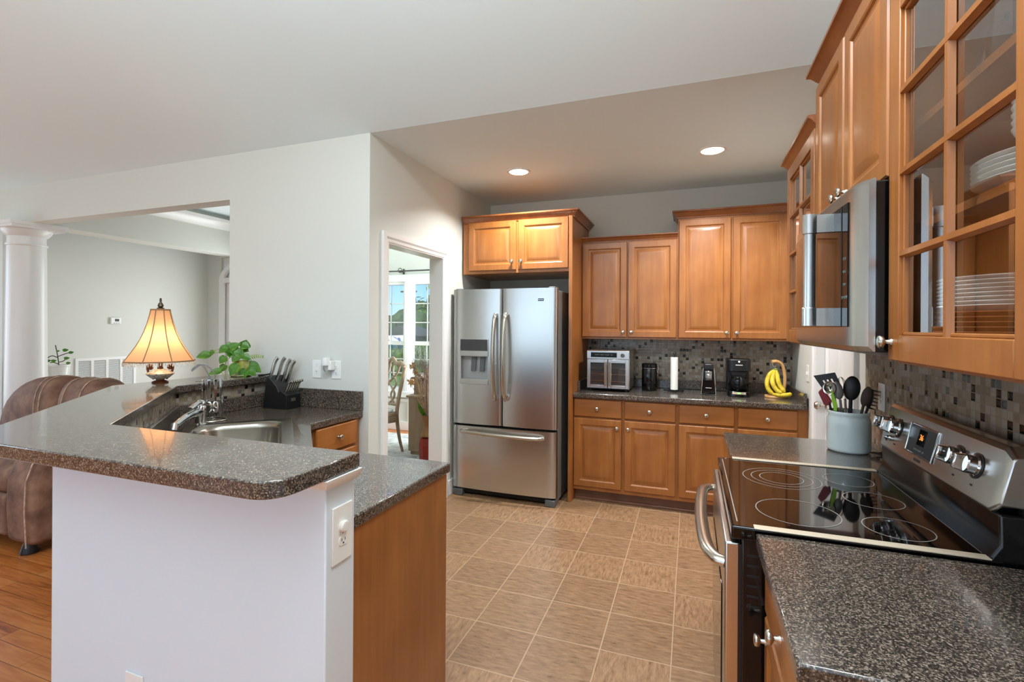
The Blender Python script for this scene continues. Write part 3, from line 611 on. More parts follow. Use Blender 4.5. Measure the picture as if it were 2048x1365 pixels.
b = B(); b.box(HX0-.006, HX1+.006, 3.832, 3.85, .975, HZ0); b.build('drip_tray', 'steel', dl, bevel=.003)
b = B(); b.box(HX0, HX1, 3.829, 3.84, 1.262, 1.36); b.build('control_display', 'dark_panel', dl, bevel=.002)
b = B()
for q in ([(HX0, 3.842, HZ0), (HX0, 3.842, HZ1), (HX0, 3.888, HZ1), (HX0, 3.888, HZ0)], [(HX1, 3.842, HZ0), (HX1, 3.842, HZ1), (HX1, 3.888, HZ1), (HX1, 3.888, HZ0)],
          [(HX0, 3.888, HZ0), (HX1, 3.888, HZ0), (HX1, 3.888, HZ1), (HX0, 3.888, HZ1)], [(HX0, 3.842, HZ0), (HX1, 3.842, HZ0), (HX1, 3.888, HZ0), (HX0, 3.888, HZ0)], [(HX0, 3.842, HZ1), (HX1, 3.842, HZ1), (HX1, 3.888, HZ1), (HX0, 3.888, HZ1)]): b.face(q)
b.build('dispenser_recess', 'recess_grey', dl, flat=True)
for x in (-1.765, -1.685): b = B(); b.hexa([(x+a, 3.872+c-(.014 if z < 1.1 else 0), z) for z in (1.085, 1.205) for c in (0, .012) for a in (-.022, .022)]); b.build('dispenser_paddle', 'grey_plastic', dl, bevel=.004)
b = B(); xs = sorted(set(lin(-1.493, -1.025, 20)+[-1.491, -1.483, -1.035, -1.027])); bowed(b, xs, [.632, 1.79], 3.85, 3.895, .012); dr = b.build('door', 'steel', t, ang=50)
FF = frame((0, 3.838, 0), (1, 0, 0), (0, -1, 0))
b = B(); b.fbox(FF, -1.178, -1.13, 1.682, 1.704, -.004, .002); bd = b.build('badge', 'dark_panel', dr, bevel=.001)
words('MAYTAG', .0105, FF, -1.154, 1.693, .0022, 'badge_lettering', 'chrome', bd)
b = B(); xs = sorted(set(lin(-1.955, -1.025, 26)+[-1.953, -1.945, -1.035, -1.027])); bowed(b, xs, [.075, .612], 3.85, 3.895, .016); fd = b.build('freezer_drawer', 'steel', t, ang=50)
def grip(pts, r, par, up): B().tube(ease(pts, 6), r, 12, flat=.72, up=up).build('handle', 'steel', par, ang=60)
for x, p in ((-1.548, dl), (-1.457, dr)):
    b = B(); b.tube(ease([(x, 3.835, .855), (x, 3.80, .90), (x, 3.775, 1.05), (x, 3.768, 1.215), (x, 3.775, 1.38), (x, 3.80, 1.53), (x, 3.835, 1.575)], 6), .017, 14, flat=1.0)
    for z in (.87, 1.56): b.box(x-.012, x+.012, 3.80, 3.842, z-.018, z+.018)
    b.build('handle', 'nickel', p, ang=60)
b = B(); b.tube(ease([(-1.865, 3.835, .57), (-1.80, 3.79, .572), (-1.49, 3.77, .565), (-1.19, 3.79, .56), (-1.125, 3.835, .558)], 8), .0155, 14)
b.build('handle', 'nickel', fd, ang=60)
for x in (-1.945, -1.115): b = B(); b.box(x, x+.085, 3.80+.05, 3.98, 0, .058); b.build('foot', 'grey_plastic', t, bevel=.008)
b = B(); b.box(-1.93, -1.05, 3.90, 3.93, .02, .07); b.build('toe_grille', 'slot_dark', t)
b = B(); b.box(-1.1, -1.04, 3.87, 3.98, 1.776, 1.80); b.box(-1.94, -1.88, 3.87, 3.98, 1.776, 1.80); b.build('hinge_cover', 'grey_plastic', t, bevel=.006)
# ------------------------------------------------------------------ range
RY0, RY1 = 1.494, 2.256
t = thing('range', 'stainless freestanding range with black glass cooktop', 'range', (.45, 1.875, 0))
b = B(); b.box(.135, .74, RY0, RY1, .06, .905); b.box(.14, .7, RY0+.02, RY1-.02, 0, .06); b.build('case', 'black_gloss', t, bevel=.004)
b = B()
for z in lin(.70, .84, 5): b.box(.148, .178, RY0-.002, RY0+.001, z, z+.006)
b.build('side_vent', 'slot_dark', t)
b = B(); b.box(.108, .70, RY0-.006, RY1+.006, .884, .922); ck = b.build('cooktop', 'black_glass', t, bevel=.006, seg=3)
b = B(); b.box(.124, .127, RY0+.03, RY1-.03, .9215, .9226); b.box(.672, .675, RY0+.03, RY1-.03, .9215, .9226); b.build('glass_edge_line', 'ring_print', ck, flat=True)
def ring(cx, cy, rad, wd=.0028):
    b = B(); n = 72; L = []
    for r in (rad, rad-wd): L.append([(cx+r*math.cos(2*PI*k/n), cy+r*math.sin(2*PI*k/n), .9227) for k in range(n)])
    b.loft(L, cap0=False, cap1=False); b.build('burner_ring', 'ring_print', ck, flat=True)
for cx, cy, rs in ((.312, 2.02, (.128, .10, .072)), (.30, 1.665, (.112,)), (.535, 2.08, (.078,)), (.548, 1.865, (.082,)), (.535, 1.625, (.082,))):
    for r_ in rs: ring(cx, cy, r_)
# oven door and drawer
b = B(); b.box(.092, .134, RY0+.004, RY1-.004, .245, .872); od = b.build('oven_door', 'steel_y', t, bevel=.006)
b = B(); b.box(.0885, .094, RY0+.10, RY1-.10, .36, .70); b.build('oven_window', 'black_glass', od, bevel=.002)
b = B(); b.box(.126, .136, RY0+.001, RY0+.004, .25, .87); b.build('door_edge', 'soft_black', od)
hz = .80; b = B(); b.tube(ease([(.098, RY0+.035, hz), (.070, RY0+.05, hz+.003), (.046, RY0+.13, hz+.008), (.036, 1.875, hz+.01), (.046, RY1-.13, hz+.008), (.070, RY1-.05, hz+.003), (.098, RY1-.035, hz)], 8), .0155, 14, flat=1.35)
b.build('handle', 'nickel', od, ang=60)
b = B(); b.box(.096, .134, RY0+.004, RY1-.004, .07, .232); b.build('storage_drawer', 'steel_y', t, bevel=.006)
# backguard: sloped black lower face, stainless control panel leaning back
FY = lambda p, y: (p[0], y, p[1])
b = B(); pf = [(.672, .922), (.692, .955), (.690, 1.03), (.79, 1.03), (.79, .88), (.672, .88)]; b.loft([[FY(p, y) for p in pf] for y in (RY0-.004, RY1+.004)]); b.build('backguard_base', 'black_gloss', t, bevel=.006, seg=3)
pf = [(.684, 1.028), (.680, 1.036), (.712, 1.178), (.722, 1.19), (.752, 1.19), (.752, 1.028)]
b = B()
def inset(p, k): cx, cz = .72, 1.11; return (cx+(p[0]-cx)*k, cz+(p[1]-cz)*k)
b.loft([[FY(inset(p, k), y) for p in pf] for k, y in ((.72, RY0-.006), (1, RY0+.022), (1, RY1-.022), (.72, RY1+.006))]); bg = b.build('control_panel', 'steel_y', t, bevel=.004, ang=25)
b = B(); b.box(.735, .80, RY0-.005, RY1+.005, 1.0, 1.165); b.build('backguard_rear', 'black_plastic', t, bevel=.01)
nrm = V((-(1.178-1.036), 0, .712-.680)).normalized(); tz = V((.712-.680, 0, 1.178-1.036)).normalized()
def FP(a, bq, c): return V((.680, RY0, 1.036))+V((0, 1, 0))*a+tz*bq+nrm*c
b = B(); b.fbox(FP, .335, .525, .028, .122, .0, .003); dp = b.build('display_panel', 'dark_panel', bg, bevel=.002)
b = B(); b.tube([FP(.335, .028, .003), FP(.525, .028, .003), FP(.525, .122, .003), FP(.335, .122, .003)], .0028, 8, closed=True); b.build('display_bezel', 'chrome', bg)
b = B(); b.fbox(FP, .405, .455, .06, .112, .003, .0042); cl = b.build('clock_window', 'black_glass', dp)
FPm = lambda a, bq, c: FP(-a, bq, c)
words('36', .026, FPm, -.43, .086, .0046, 'clock_digits', 'amber_digits', cl)
words('CLOCK  START  OFF', .008, FPm, -.43, .044, .0034, 'button_print', 'grey_digits', dp)
words('MAYTAG', .012, FPm, -.43, .012, .0006, 'brand_lettering', 'dark_panel', bg)
for a, bq, tx in ((.02+.07, .028, 'LO  HI'), (.185, .02, 'LO  HI'), (.64, .02, 'LO  HI'), (.71, .018, 'LO  HI')): pass
RM = toR(nrm, (0, 1, 0))
for a in (.115, .208, .625, .708):
    k = B(); c = FP(a, .082, 0)
    k.lathe([(.029, 0), (.029, .006), (.025, .009), (.025, .026), (.022, .029), (0, .0295)], c, 28, RM); kb = k.build('control_knob', 'chrome', bg, ang=40)
    g = B(); c2 = FP(a, .082, .012)
    g.hexa([FP(a+sa, .082+sb, .022+h) for h, w_ in ((0, 1), (.03, .8)) for sb in (-.024*w_, .024*w_) for sa in (-.0085*w_, .0085*w_)]); g.build('knob_grip', 'chrome', kb, bevel=.003)
    g = B(); g.lathe([(.034, 0), (.034, .002), (.029, .003), (0, .003)], FP(a, .082, .0002), 28, RM); g.build('knob_skirt', 'soft_black', kb)
for a, bq in ((.665, .036),):
    k = B(); k.lathe([(.010, 0), (.010, .006), (.007, .010), (.007, .02), (0, .021)], FP(a, bq, 0), 20, RM); k.build('indicator_button', 'chrome', bg)
for a, bq in ((.70, .022), (.625, .022), (.115, .03), (.208, .03)):
    words('OFF', .007, FPm, -a, bq, .0006, 'knob_print', 'slot_dark', bg)
# ------------------------------------------------------------------ microwave over the range
MY0, MY1, MX = 1.474, 2.284, .397
t = thing('microwave', 'stainless over-the-range microwave with vertical bar handle', 'microwave', (.6, 1.88, 1.41))
b = B(); b.hexa([(x, y, z) for z, xa in ((1.41, .44), (1.852, .43)) for y in (1.500, MY1-.004) for x in (xa, .80)]); b.build('case', 'black_gloss', t, bevel=.004)
b = B(); ys = lin(MY0, MY1, 24); ym = (MY0+MY1)/2
b2 = lambda y: MX-.010*(1-((y-ym)/(ym-MY0))**2)+.024*max(0, (abs(y-ym)/(ym-MY0)-.84)/.16)**2
R = [[(b2(y), y, 1.425), (b2(y), y, 1.840), (b2(y)+.012, y, 1.852), (.436, y, 1.852), (.436, y, 1.412), (b2(y)+.012, y, 1.412)] for y in ys]
b.loft(R); md = b.build('door', 'steel_y', t, ang=30)
b = B(); ys = lin(1.538, MY1-.045, 16); b.loft([[(b2(y)-.0025, y, 1.475), (b2(y)-.0025, y, 1.808), (b2(y)+.004, y, 1.808), (b2(y)+.004, y, 1.475)] for y in ys]); wn_ = b.build('door_window', 'black_glass', md, ang=30)
b = B(); y_ = 1.585; b.tube([(b2(y_)-.003, y_, 1.476), (b2(y_)-.003, y_, 1.807)], .0012, 6); b.build('door_seam', 'slot_dark', md)
hy = 1.665; hx = b2(hy)-.062
b = B(); b.tube([(hx, hy, 1.478), (hx, hy, 1.53), (hx, hy, 1.532), (hx, hy, 1.748), (hx, hy, 1.75), (hx, hy, 1.806)], [.0195, .0195, .016, .016, .0195, .0195], 20)
for z in (1.504, 1.778): b.box(hx, b2(hy)+.002, hy-.010, hy+.010, z-.026, z+.026)
b.build('handle', 'steel', md, ang=40)
FM = lambda a, bq, c: V((b2(a)-c, a, bq)); FMm = lambda a, bq, c: FM(-a, bq, c)
b = B(); b.fbox(FM, 1.885, 1.955, 1.815, 1.835, 0, .004); bd = b.build('badge', 'chrome', md, bevel=.001)
words('MAYTAG', .013, FMm, -1.92, 1.825, .0044, 'badge_lettering', 'slot_dark', bd)
for i, tx in enumerate(('1 2 3', '4 5 6', '7 8 9', 'OFF 0 ON')): words(tx, .011, FMm, -1.562, 1.66-.035*i, .003, 'keypad_print', 'grey_digits', wn_)
b = B(); b.box(.46, .78, MY0+.05, MY1-.05, 1.400, 1.412); b.build('grease_filter', 'grey_enamel', t)
# ------------------------------------------------------------------ dishes behind the glass doors
def plate(r, h): return [(0, 0), (r*.55, 0), (r*.6, .003), (r*.97, h-.004), (r, h-.002), (r*.98, h), (r*.6, .008), (0, .007)]
def bowl(r, h): return [(0, 0), (r*.45, 0), (r*.5, .006), (r*.85, h*.55), (r, h), (r*.96, h), (r*.8, h*.55), (r*.4, .012), (0, .011)]
def stack(name, prof, cx, cy, z0, dz, n, mat, label, cat, group):
    o0 = None
    for i in range(n):
        if o0 is None: o0 = B().lathe(prof, (cx, cy, z0), 40).build(name, mat, ang=50); o = o0
        else: o = o0.copy(); COL.objects.link(o); o.location.z = o0.location.z+dz*i
        tag(o, label, cat, group)
CX = .645
stack('dinner_plate', plate(.138, .024), CX, 1.335, 1.4035, .0125, 2, 'white_ceramic', 'white plate at the bottom of the lowest cabinet stack', 'plate', 'white plates under the brown ones')
stack('dinner_plate', plate(.134, .022), CX, 1.335, 1.4035+.030, .0105, 6, 'brown_ceramic', 'brown plate in the middle of the lowest cabinet stack', 'plate', 'brown plates in the cabinet')
stack('dinner_plate', plate(.130, .022), CX, 1.335, 1.4035+.030+.066, .0085, 8, 'white_ceramic', 'white plate in the upper part of the lowest cabinet stack', 'plate', 'white plates above the brown ones')
stack('dinner_plate', plate(.135, .022), CX, 1.18, 1.7305, .010, 5, 'white_ceramic', 'white plate stacked on the middle cabinet shelf', 'plate', 'plates on the middle shelf')
stack('cereal_bowl', bowl(.078, .055), CX, 1.18, 1.7305+.066, .014, 7, 'white_ceramic', 'white bowl nested on the middle cabinet shelf plates', 'bowl', 'bowls on the middle shelf')
t = thing('glass_pitcher', 'clear glass pitcher with round handle on the top cabinet shelf', 'pitcher', (.645, 1.32, 1.981))
B().lathe([(0, 0), (.05, 0), (.058, .02), (.062, .1), (.055, .17), (.06, .2), (.057, .2), (.052, .17), (.058, .1), (.053, .02), (0, .008)], (.645, 1.31, 1.981), 28).build('vessel', 'clear_glass', t)
b = B(); b.tube(ease([(.64, 1.368, 2.15), (.63, 1.415, 2.155), (.625, 1.44, 2.09), (.63, 1.415, 2.02), (.64, 1.368, 2.015)], 6), .008, 10); b.build('handle', 'clear_glass', t)
stack('dinner_plate', plate(.12, .02), .64, 2.6, 1.7005, .010, 4, 'white_ceramic', 'white plate inside the small glass-door cabinet', 'plate', 'plates in the small glass cabinet')
ZT = .914
# ------------------------------------------------------------------ toaster oven
t = thing('toaster_oven', 'steel toaster oven with two glass french doors', 'toaster oven', (-.675, 4.42, ZT))
X0, X1, Y0, Y1 = -.862, -.490, 4.262, 4.60
b = B(); b.box(X0, X1, Y0+.012, Y1, .932, 1.272); b.build('shell', 'steel_y', t, bevel=.012, seg=3)
b = B(); b.box(X0+.004, X1-.004, Y0, Y0+.014, 1.196, 1.266); fp = b.build('control_fascia', 'steel', t, bevel=.003)
F = frame((0, Y0, 0), (1, 0, 0), (0, -1, 0))
b = B(); b.fbox(F, -.822, -.598, 1.210, 1.252, 0, .0025); cp = b.build('control_screen', 'black_gloss', fp, bevel=.002)
words('TOAST  BAKE  ROAST  350', .013, F, -.71, 1.231, .003, 'screen_print', 'grey_digits', cp)
b = B(); b.lathe([(.018, 0), (.018, .014), (.015, .018), (0, .018)], (-.548, Y0, 1.230), 24, toR((0, -1, 0))); b.build('dial_knob', 'chrome', fp)
b = B(); b.box(X0+.012, X1-.012, Y0+.010, Y0+.02, .938, 1.192); b.build('cavity_liner', 'dark_panel', t)
for a0, a1, hx in ((X0+.008, -.679, -.692), (-.673, X1-.008, -.660)):
    b = B(); q = .028
    for r_ in ((a0, a0+q, .942, 1.19), (a1-q, a1, .942, 1.19), (a0+q, a1-q, .942, .942+q), (a0+q, a1-q, 1.19-q, 1.19)): b.fbox(F, *r_, -.012, 0)
    d = b.build('door', 'steel', t, bevel=.002)
    b = B(); b.fbox(F, a0+q-.002, a1-q+.002, .942+q-.002, 1.19-q+.002, -.009, -.006); b.build('door_glass', 'pane_glass', d, flat=True)
    b = B(); b.tube([F(hx, .965, .026), F(hx, 1.17, .026)], .0065, 12); b.fbox(F, hx-.005, hx+.005, .975, .985, 0, .026); b.fbox(F, hx-.005, hx+.005, 1.15, 1.16, 0, .026); b.build('handle', 'knob_metal', d)
b = B()
for z in (1.0, 1.06, 1.11):
    for k in range(2): b.tube([(X0+.03, Y0+.002-.001*k, z+.004*k), (X1-.03, Y0+.002-.001*k, z+.004*k)], .0016, 6)
b.build('oven_rack', 'chrome', t)
for x in (X0+.03, X1-.03):
    for y in (Y0+.04, Y1-.04): B().lathe([(.014, 0), (.016, .018), (0, .018)], (x, y, ZT), 14).build('foot', 'black_plastic', t)
# canister
t = thing('canister', 'black glossy canister with wire clamp lid', 'canister', (-.345, 4.50, ZT))
B().lathe([(0, 0), (.062, 0), (.066, .006), (.066, .185), (.060, .196), (0, .196)], (-.345, 4.50, ZT), 40).build('jar', 'black_gloss', t)
B().lathe([(.063, .200), (.067, .204), (.067, .232), (.060, .240), (.052, .242), (0, .242)], (-.345, 4.50, ZT), 40).build('lid', 'black_gloss', t)
b = B(); n = 40; b.tube([(-.345+.0675*math.cos(2*PI*k/n), 4.50+.0675*math.sin(2*PI*k/n), ZT+.198) for k in range(n)], .0025, 8, closed=True)
b.tube(ease([(-.279, 4.485, ZT+.225), (-.266, 4.47, ZT+.20), (-.272, 4.47, ZT+.165), (-.28, 4.475, ZT+.185)], 5), .0022, 6); b.build('wire_clamp', 'chrome', t)
# paper towel holder and roll
t = thing('towel_holder', 'wire paper towel stand with scrolled base', 'towel holder', (-.135, 4.46, ZT))
b = B(); b.tube([(-.135, 4.46, ZT+.012), (-.135, 4.46, ZT+.325)], .004, 10); b.ball((-.135, 4.46, ZT+.333), .011); b.build('post', 'black_plastic', t)
b = B()
for k in range(5):
    a = 2*PI*k/5+.5; cx, cy = -.135+.055*math.cos(a), 4.46+.055*math.sin(a)
    b.tube([(cx+.032*math.cos(2*PI*j/24), cy+.032*math.sin(2*PI*j/24), ZT+.004+(.012 if j % 24 in (11, 12, 13) else .008)) for j in range(24)], .003, 6, closed=True)
b.build('base_scrolls', 'black_plastic', t)
B().lathe([(.010, 0), (.031, 0), (.031, .278), (.010, .278)], (-.135, 4.46, ZT+.022), 32).build('paper_roll', 'paper')
tag(bpy.data.objects['paper_roll'], 'slim white paper towel roll on the wire stand', 'paper towel')
# can opener
t = thing('can_opener', 'black and chrome upright electric can opener', 'can opener', (.137, 4.40, ZT))
def fr(cx, cy, x0w, x1w, z0, z1, y0, y1):   # tapered upright box
    return [(cx+sx*w_, y, z) for z, w_ in ((z0, x0w), (z1, x1w)) for y in (y0, y1) for sx in (-1, 1)]
b = B(); b.hexa(fr(.137, 0, .052, .038, ZT+.004, ZT+.205, 4.365, 4.45)); b.build('body', 'black_gloss', t, bevel=.008, seg=3)
b = B(); b.tube([(.137-.056, 4.362, ZT+.006), (.137+.056, 4.362, ZT+.006), (.137+.042, 4.362, ZT+.222), (.137-.042, 4.362, ZT+.222)], .0045, 8, closed=True); b.build('frame', 'chrome', t)
b = B(); b.hexa(fr(.137, 0, .042, .034, ZT+.205, ZT+.262, 4.355, 4.45)); b.build('lever_head', 'soft_black', t, bevel=.014, seg=4)
b = B(); b.hexa(fr(.137, 0, .026, .024, ZT+.125, ZT+.20, 4.358, 4.366)); b.lathe([(.014, 0), (.014, .01), (.004, .012), (0, .014)], (.137, 4.358, ZT+.165), 16, toR((0, -1, 0))); b.build('cutter_plate', 'chrome', t, bevel=.002)
F = frame((0, 4.3635, 0), (1, 0, 0), (0, -1, 0)); b = B(); b.fbox(F, .115, .16, ZT+.058, ZT+.062, 0, .001); b.build('brand_print', 'white_plastic', t)
# coffee maker
cx, cy = .365, 4.44
t = thing('coffee_maker', 'black drip coffee maker with glass carafe', 'coffee maker', (cx, cy, ZT))
def rbox(b, x0, x1, y0, y1, z0, z1, r): P = rounded([(x0, y0), (x1, y0), (x1, y1), (x0, y1)], {0, 1}, r, 6); return b.prism(P, z0, z1)
b = B(); rbox(b, cx-.085, cx+.085, cy-.11, cy+.11, ZT+.001, ZT+.045, .05); b.build('base', 'black_gloss', t, bevel=.006)
b = B(); b.box(cx-.085, cx+.085, cy+.03, cy+.11, ZT+.04, ZT+.22); b.build('water_tank', 'black_plastic', t, bevel=.008)
b = B(); rbox(b, cx-.088, cx+.088, cy-.10, cy+.11, ZT+.205, ZT+.302, .045); b.hexa([(cx+sx*w_, y, z) for z, w_ in ((ZT+.165, .05), (ZT+.206, .07)) for y in (cy-.08, cy+.05) for sx in (-1, 1)]); hd = b.build('brew_head', 'black_plastic', t, bevel=.006)
B().lathe([(0, 0), (.058, 0), (.068, .012), (.078, .05), (.074, .085), (.056, .115), (.052, .118), (.050, .115), (.070, .083), (.075, .05), (.065, .014), (0, .004)], (cx, cy-.03, ZT+.047), 36).build('carafe', 'dark_glass', t)
b = B(); n = 36; b.lathe([(.0545, .105), (.059, .105), (.059, .119), (.0545, .119)], (cx, cy-.03, ZT+.047), 36, caps=False); b.tube(ease([(cx+.01, cy-.088, ZT+.16), (cx+.012, cy-.135, ZT+.15), (cx+.012, cy-.14, ZT+.10), (cx+.01, cy-.105, ZT+.075)], 6), .008, 10); b.build('carafe_handle', 'soft_black', t)
F = frame((0, cy-.1, 0), (1, 0, 0), (0, -1, 0)); b = B(); b.fbox(F, cx-.026, cx+.026, ZT+.255, ZT+.260, 0, .001); b.lathe([(.008, 0), (.008, .002), (0, .002)], F(cx, ZT+.285, .0), 16, toR((0, -1, 0))); b.build('brand_print', 'white_plastic', hd)
F2 = frame((0, cy-.11, 0), (1, 0, 0), (0, -1, 0)); b = B(); b.fbox(F2, cx-.05, cx+.05, ZT+.022, ZT+.040, 0, .0015); bp = b.build('control_strip', 'cream_metal', t)
words('8:88', .014, F2, cx, ZT+.031, .002, 'clock_digits', 'green_digits', bp)
# banana stand and bananas
t = thing('banana_stand', 'light wooden banana hanger with curved arm', 'banana stand', (.645, 4.43, ZT))
b = B(); P = [(.645+.085*math.cos(a)*1.0, 4.43+.07*math.sin(a)) for a in [2*PI*k/32 for k in range(32)]]; b.prism(P, ZT, ZT+.018); b.build('base', 'light_wood', t, bevel=.004)
b = B(); b.tube(ease([(.70, 4.47, ZT+.015), (.712, 4.47, ZT+.12), (.708, 4.47, ZT+.20), (.69, 4.465, ZT+.262), (.655, 4.455, ZT+.288), (.615, 4.445, ZT+.286)], 6), .0125, 12, flat=1.2); b.build('arm', 'light_wood', t)
b = B(); b.tube(ease([(.622, 4.445, ZT+.278), (.622, 4.445, ZT+.255), (.635, 4.445, ZT+.246), (.642, 4.445, ZT+.258)], 5), .0022, 6); b.build('hook', 'chrome', t)
def banana(name, pts, label):
    P = ease(pts, 7); n = len(P); rs = []
    for i in range(n):
        q = i/(n-1); rs.append(.0175*min(1, .30+3.2*max(0, q-.06)) * (1 if q < .86 else max(.3, 1-((q-.86)/.14)**1.6*.75)) if q > .06 else .0055)
    tt = thing('banana', label, 'banana', P[n//2])
    B().tube(P, rs, 10).build('peel', 'banana_skin', tt, ang=80); B().tube([P[0]+(P[0]-P[1])*.3, P[0], P[2]], [.0065, .0062, .0068], 8).build('stem', 'banana_tip', tt); B().tube([P[-1]-(P[-1]-P[-2])*.3, P[-1]+(P[-1]-P[-2]).normalized()*.006], [.0056, .004], 8).build('tip', 'slot_dark', tt)
h = (.638, 4.437, ZT+.232)
banana('b', [h, (.600, 4.425, ZT+.19), (.575, 4.405, ZT+.125), (.585, 4.39, ZT+.065), (.622, 4.38, ZT+.028)], 'outer ripe banana, curving farthest out on the hanger')
banana('b', [(.643, 4.437, ZT+.230), (.622, 4.412, ZT+.185), (.612, 4.385, ZT+.125), (.638, 4.365, ZT+.068), (.682, 4.355, ZT+.036)], 'front banana of the hanging bunch')
banana('b', [(.648, 4.438, ZT+.230), (.648, 4.415, ZT+.185), (.655, 4.395, ZT+.13), (.672, 4.38, ZT+.085), (.700, 4.368, ZT+.052)], 'greenish banana nearest the wooden arm')
banana('b', [(.59, 4.405, ZT+.040), (.64, 4.365, ZT+.029), (.69, 4.36, ZT+.03), (.725, 4.368, ZT+.034), (.745, 4.385, ZT+.04)], 'single banana lying on the stand base')
# ------------------------------------------------------------------ utensil crock
KC = V((.676, 2.624, 0)); LV = V((.968, -.25, 0)).normalized(); VV = V((-.25, -.968, 0)).normalized()   # sideways and toward the viewer
def U(px, py, d=0): return KC+LV*((px-1697)/530)+VV*d+V((0, 0, 1.47-(py-658)/440))
def RU(k, dv_=0): d = (LV*k+V((0, 0, 1))+VV*dv_).normalized(); x = VV.cross(d).normalized(); return Matrix((x, d.cross(x), d)).transposed()
t = thing('utensil_crock', 'pale grey-blue dimpled ceramic crock full of utensils', 'crock', (KC.x, KC.y, ZT))
b = B(); n = 72; rings = []
prof = [(0, 0), (.074, 0), (.082, .006)]+[(.0835, .012+.0055*i) for i in range(21)]+[(.0835, .145), (.080, .155), (.078, .163), (.081, .170), (.081, .180), (.078, .183), (.075, .180), (.074, .02), (0, .015)]
for j, (r, z) in enumerate(prof):
    ring_ = []
    for k in range(n):
        rr = r+(.0014*(1 if (k+j) % 2 else -1) if 3 <= j < 24 and .012 < z < .125 else 0); a = 2*PI*k/n
        ring_.append((KC.x+rr*math.cos(a), KC.y+rr*math.sin(a), ZT+z))
    rings.append(ring_)
b.loft(rings); b.build('pot', 'sage_ceramic', t, ang=60)
def sheet(pts, d, th, b=None, bend=None):
    b = b or B(); P = [U(x, y, d) for x, y in pts]; return b.extr(P, VV*th)
def stem(b, px, py, d, pb=None, r=.0055, flat=1.0):
    bx = pb if pb else (1697+(px-1697)*.25, 905); return b.tube([U(px, py, d), U(bx[0], bx[1], d*.3)], r, 10, flat=flat)
t = thing('slotted_spatula', 'black slotted spatula leaning over crock rim', 'spatula', U(1690, 890))
b = B()
def q_(u, v):  # spatula head patch, u across, v down
    a, bb, c, dd = V((1624, 756)), V((1669, 747)), V((1681, 772)), V((1644, 783)); p = (a*(1-u)+bb*u)*(1-v)+(dd*(1-u)+c*u)*v; return (p.x, p.y)
for u0, u1, v0, v1 in ((0, 1, 0, .42), (0, .26, .42, .9), (.34, .46, .42, .9), (.54, .66, .42, .9), (.74, 1, .42, .9), (0, 1, .9, 1)): sheet([q_(u0, v0), q_(u1, v0), q_(u1, v1), q_(u0, v1)], -.005, .003, b)
b.build('blade', 'soft_black', t); stem(B(), 1660, 776, -.004).build('handle', 'soft_black', t)
t = thing('scraper_spatula', 'dark red silicone scraper in the crock', 'spatula', U(1690, 890))
sheet([(1634, 790), (1642, 781), (1652, 790), (1663, 806), (1661, 813), (1651, 817), (1646, 814)], -.016, .009).build('blade', 'red_silicone', t, bevel=.003); stem(B(), 1657, 808, -.012, (1675, 880)).build('handle', 'soft_black', t)
t = thing('ladle', 'steel ladle with round rim in the crock', 'ladle', U(1690, 890))
b = B(); c = U(1658, 778, .028); n = 28; Rm = toR(VV*.75+LV*-.5+V((0, 0, .1)))
b.lathe([(.026, 0), (.030, .002), (.031, 0), (.027, -.016), (.016, -.026), (0, -.029)], c, n, Rm, caps=False); b.build('bowl', 'nickel', t, ang=60); stem(B(), 1668, 795, .016).build('handle', 'nickel', t)
t = thing('serving_spoon', 'dark steel serving spoon, bowl back turned outward', 'spoon', U(1690, 890))
b = B(); b.ball(U(1675, 782, .022), .021, .012, .042, rot=RU(-.18)); b.build('bowl', 'grey_enamel', t); stem(B(), 1680, 800, .02).build('handle', 'grey_enamel', t)
t = thing('tongs', 'lime green tipped tongs in the crock', 'tongs', U(1690, 890))
b = B(); sheet([(1661, 777), (1665, 784), (1674, 806), (1674, 822), (1668, 822), (1663, 800)], .046, .005, b); b.build('silicone_tip', 'green_silicone', t, bevel=.001)
b = B(); stem(b, 1669, 820, .046, (1685, 890)); stem(b, 1676, 815, .044, (1690, 890)); b.build('handle', 'nickel', t)
t = thing('solid_spoon', 'large black cooking spoon standing tallest in the crock', 'spoon', U(1700, 890))
b = B(); b.ball(U(1703, 777, .0), .033, .013, .056, n=20, m=14, rot=RU(.08)); b.build('bowl', 'soft_black', t); stem(B(), 1701, 800, 0, None, .008).build('handle', 'soft_black', t)
t = thing('wooden_spork', 'dark wooden spork in the crock', 'spork', U(1715, 890))
b = B(); b.ball(U(1731, 791, .012), .019, .006, .046, n=18, rot=RU(.22)); b.build('bowl', 'dark_wood', t); stem(B(), 1726, 808, .012, None, .006).build('handle', 'dark_wood', t)
t = thing('pasta_server', 'black toothed pasta server facing the tiled wall', 'pasta server', U(1720, 890))
b = B(); b.ball(U(1739, 797, -.01), .012, .016, .044, rot=RU(.2)); 
for i in range(6): y = 779+i*7; b.tube([U(1741-i*.8, y, -.012), U(1760-i*1.8, y+3, -.012)], [.0045, .0012], 8)
b.build('toothed_head', 'soft_black', t); stem(B(), 1734, 815, -.008).build('handle', 'soft_black', t)
t = thing('whisk', 'thin wire whisk tucked behind the utensils', 'whisk', U(1700, 890))
b = B()
for k in range(3): b.tube(ease([U(1690, 800, -.03), U(1678-k*2, 770, -.03-.01*k), U(1680, 757, -.03), U(1686+k*2, 768, -.03-.01*k), U(1691, 800, -.03)], 5), .0011, 5)
b.build('wires', 'chrome', t); stem(B(), 1690, 800, -.03).build('handle', 'chrome', t)
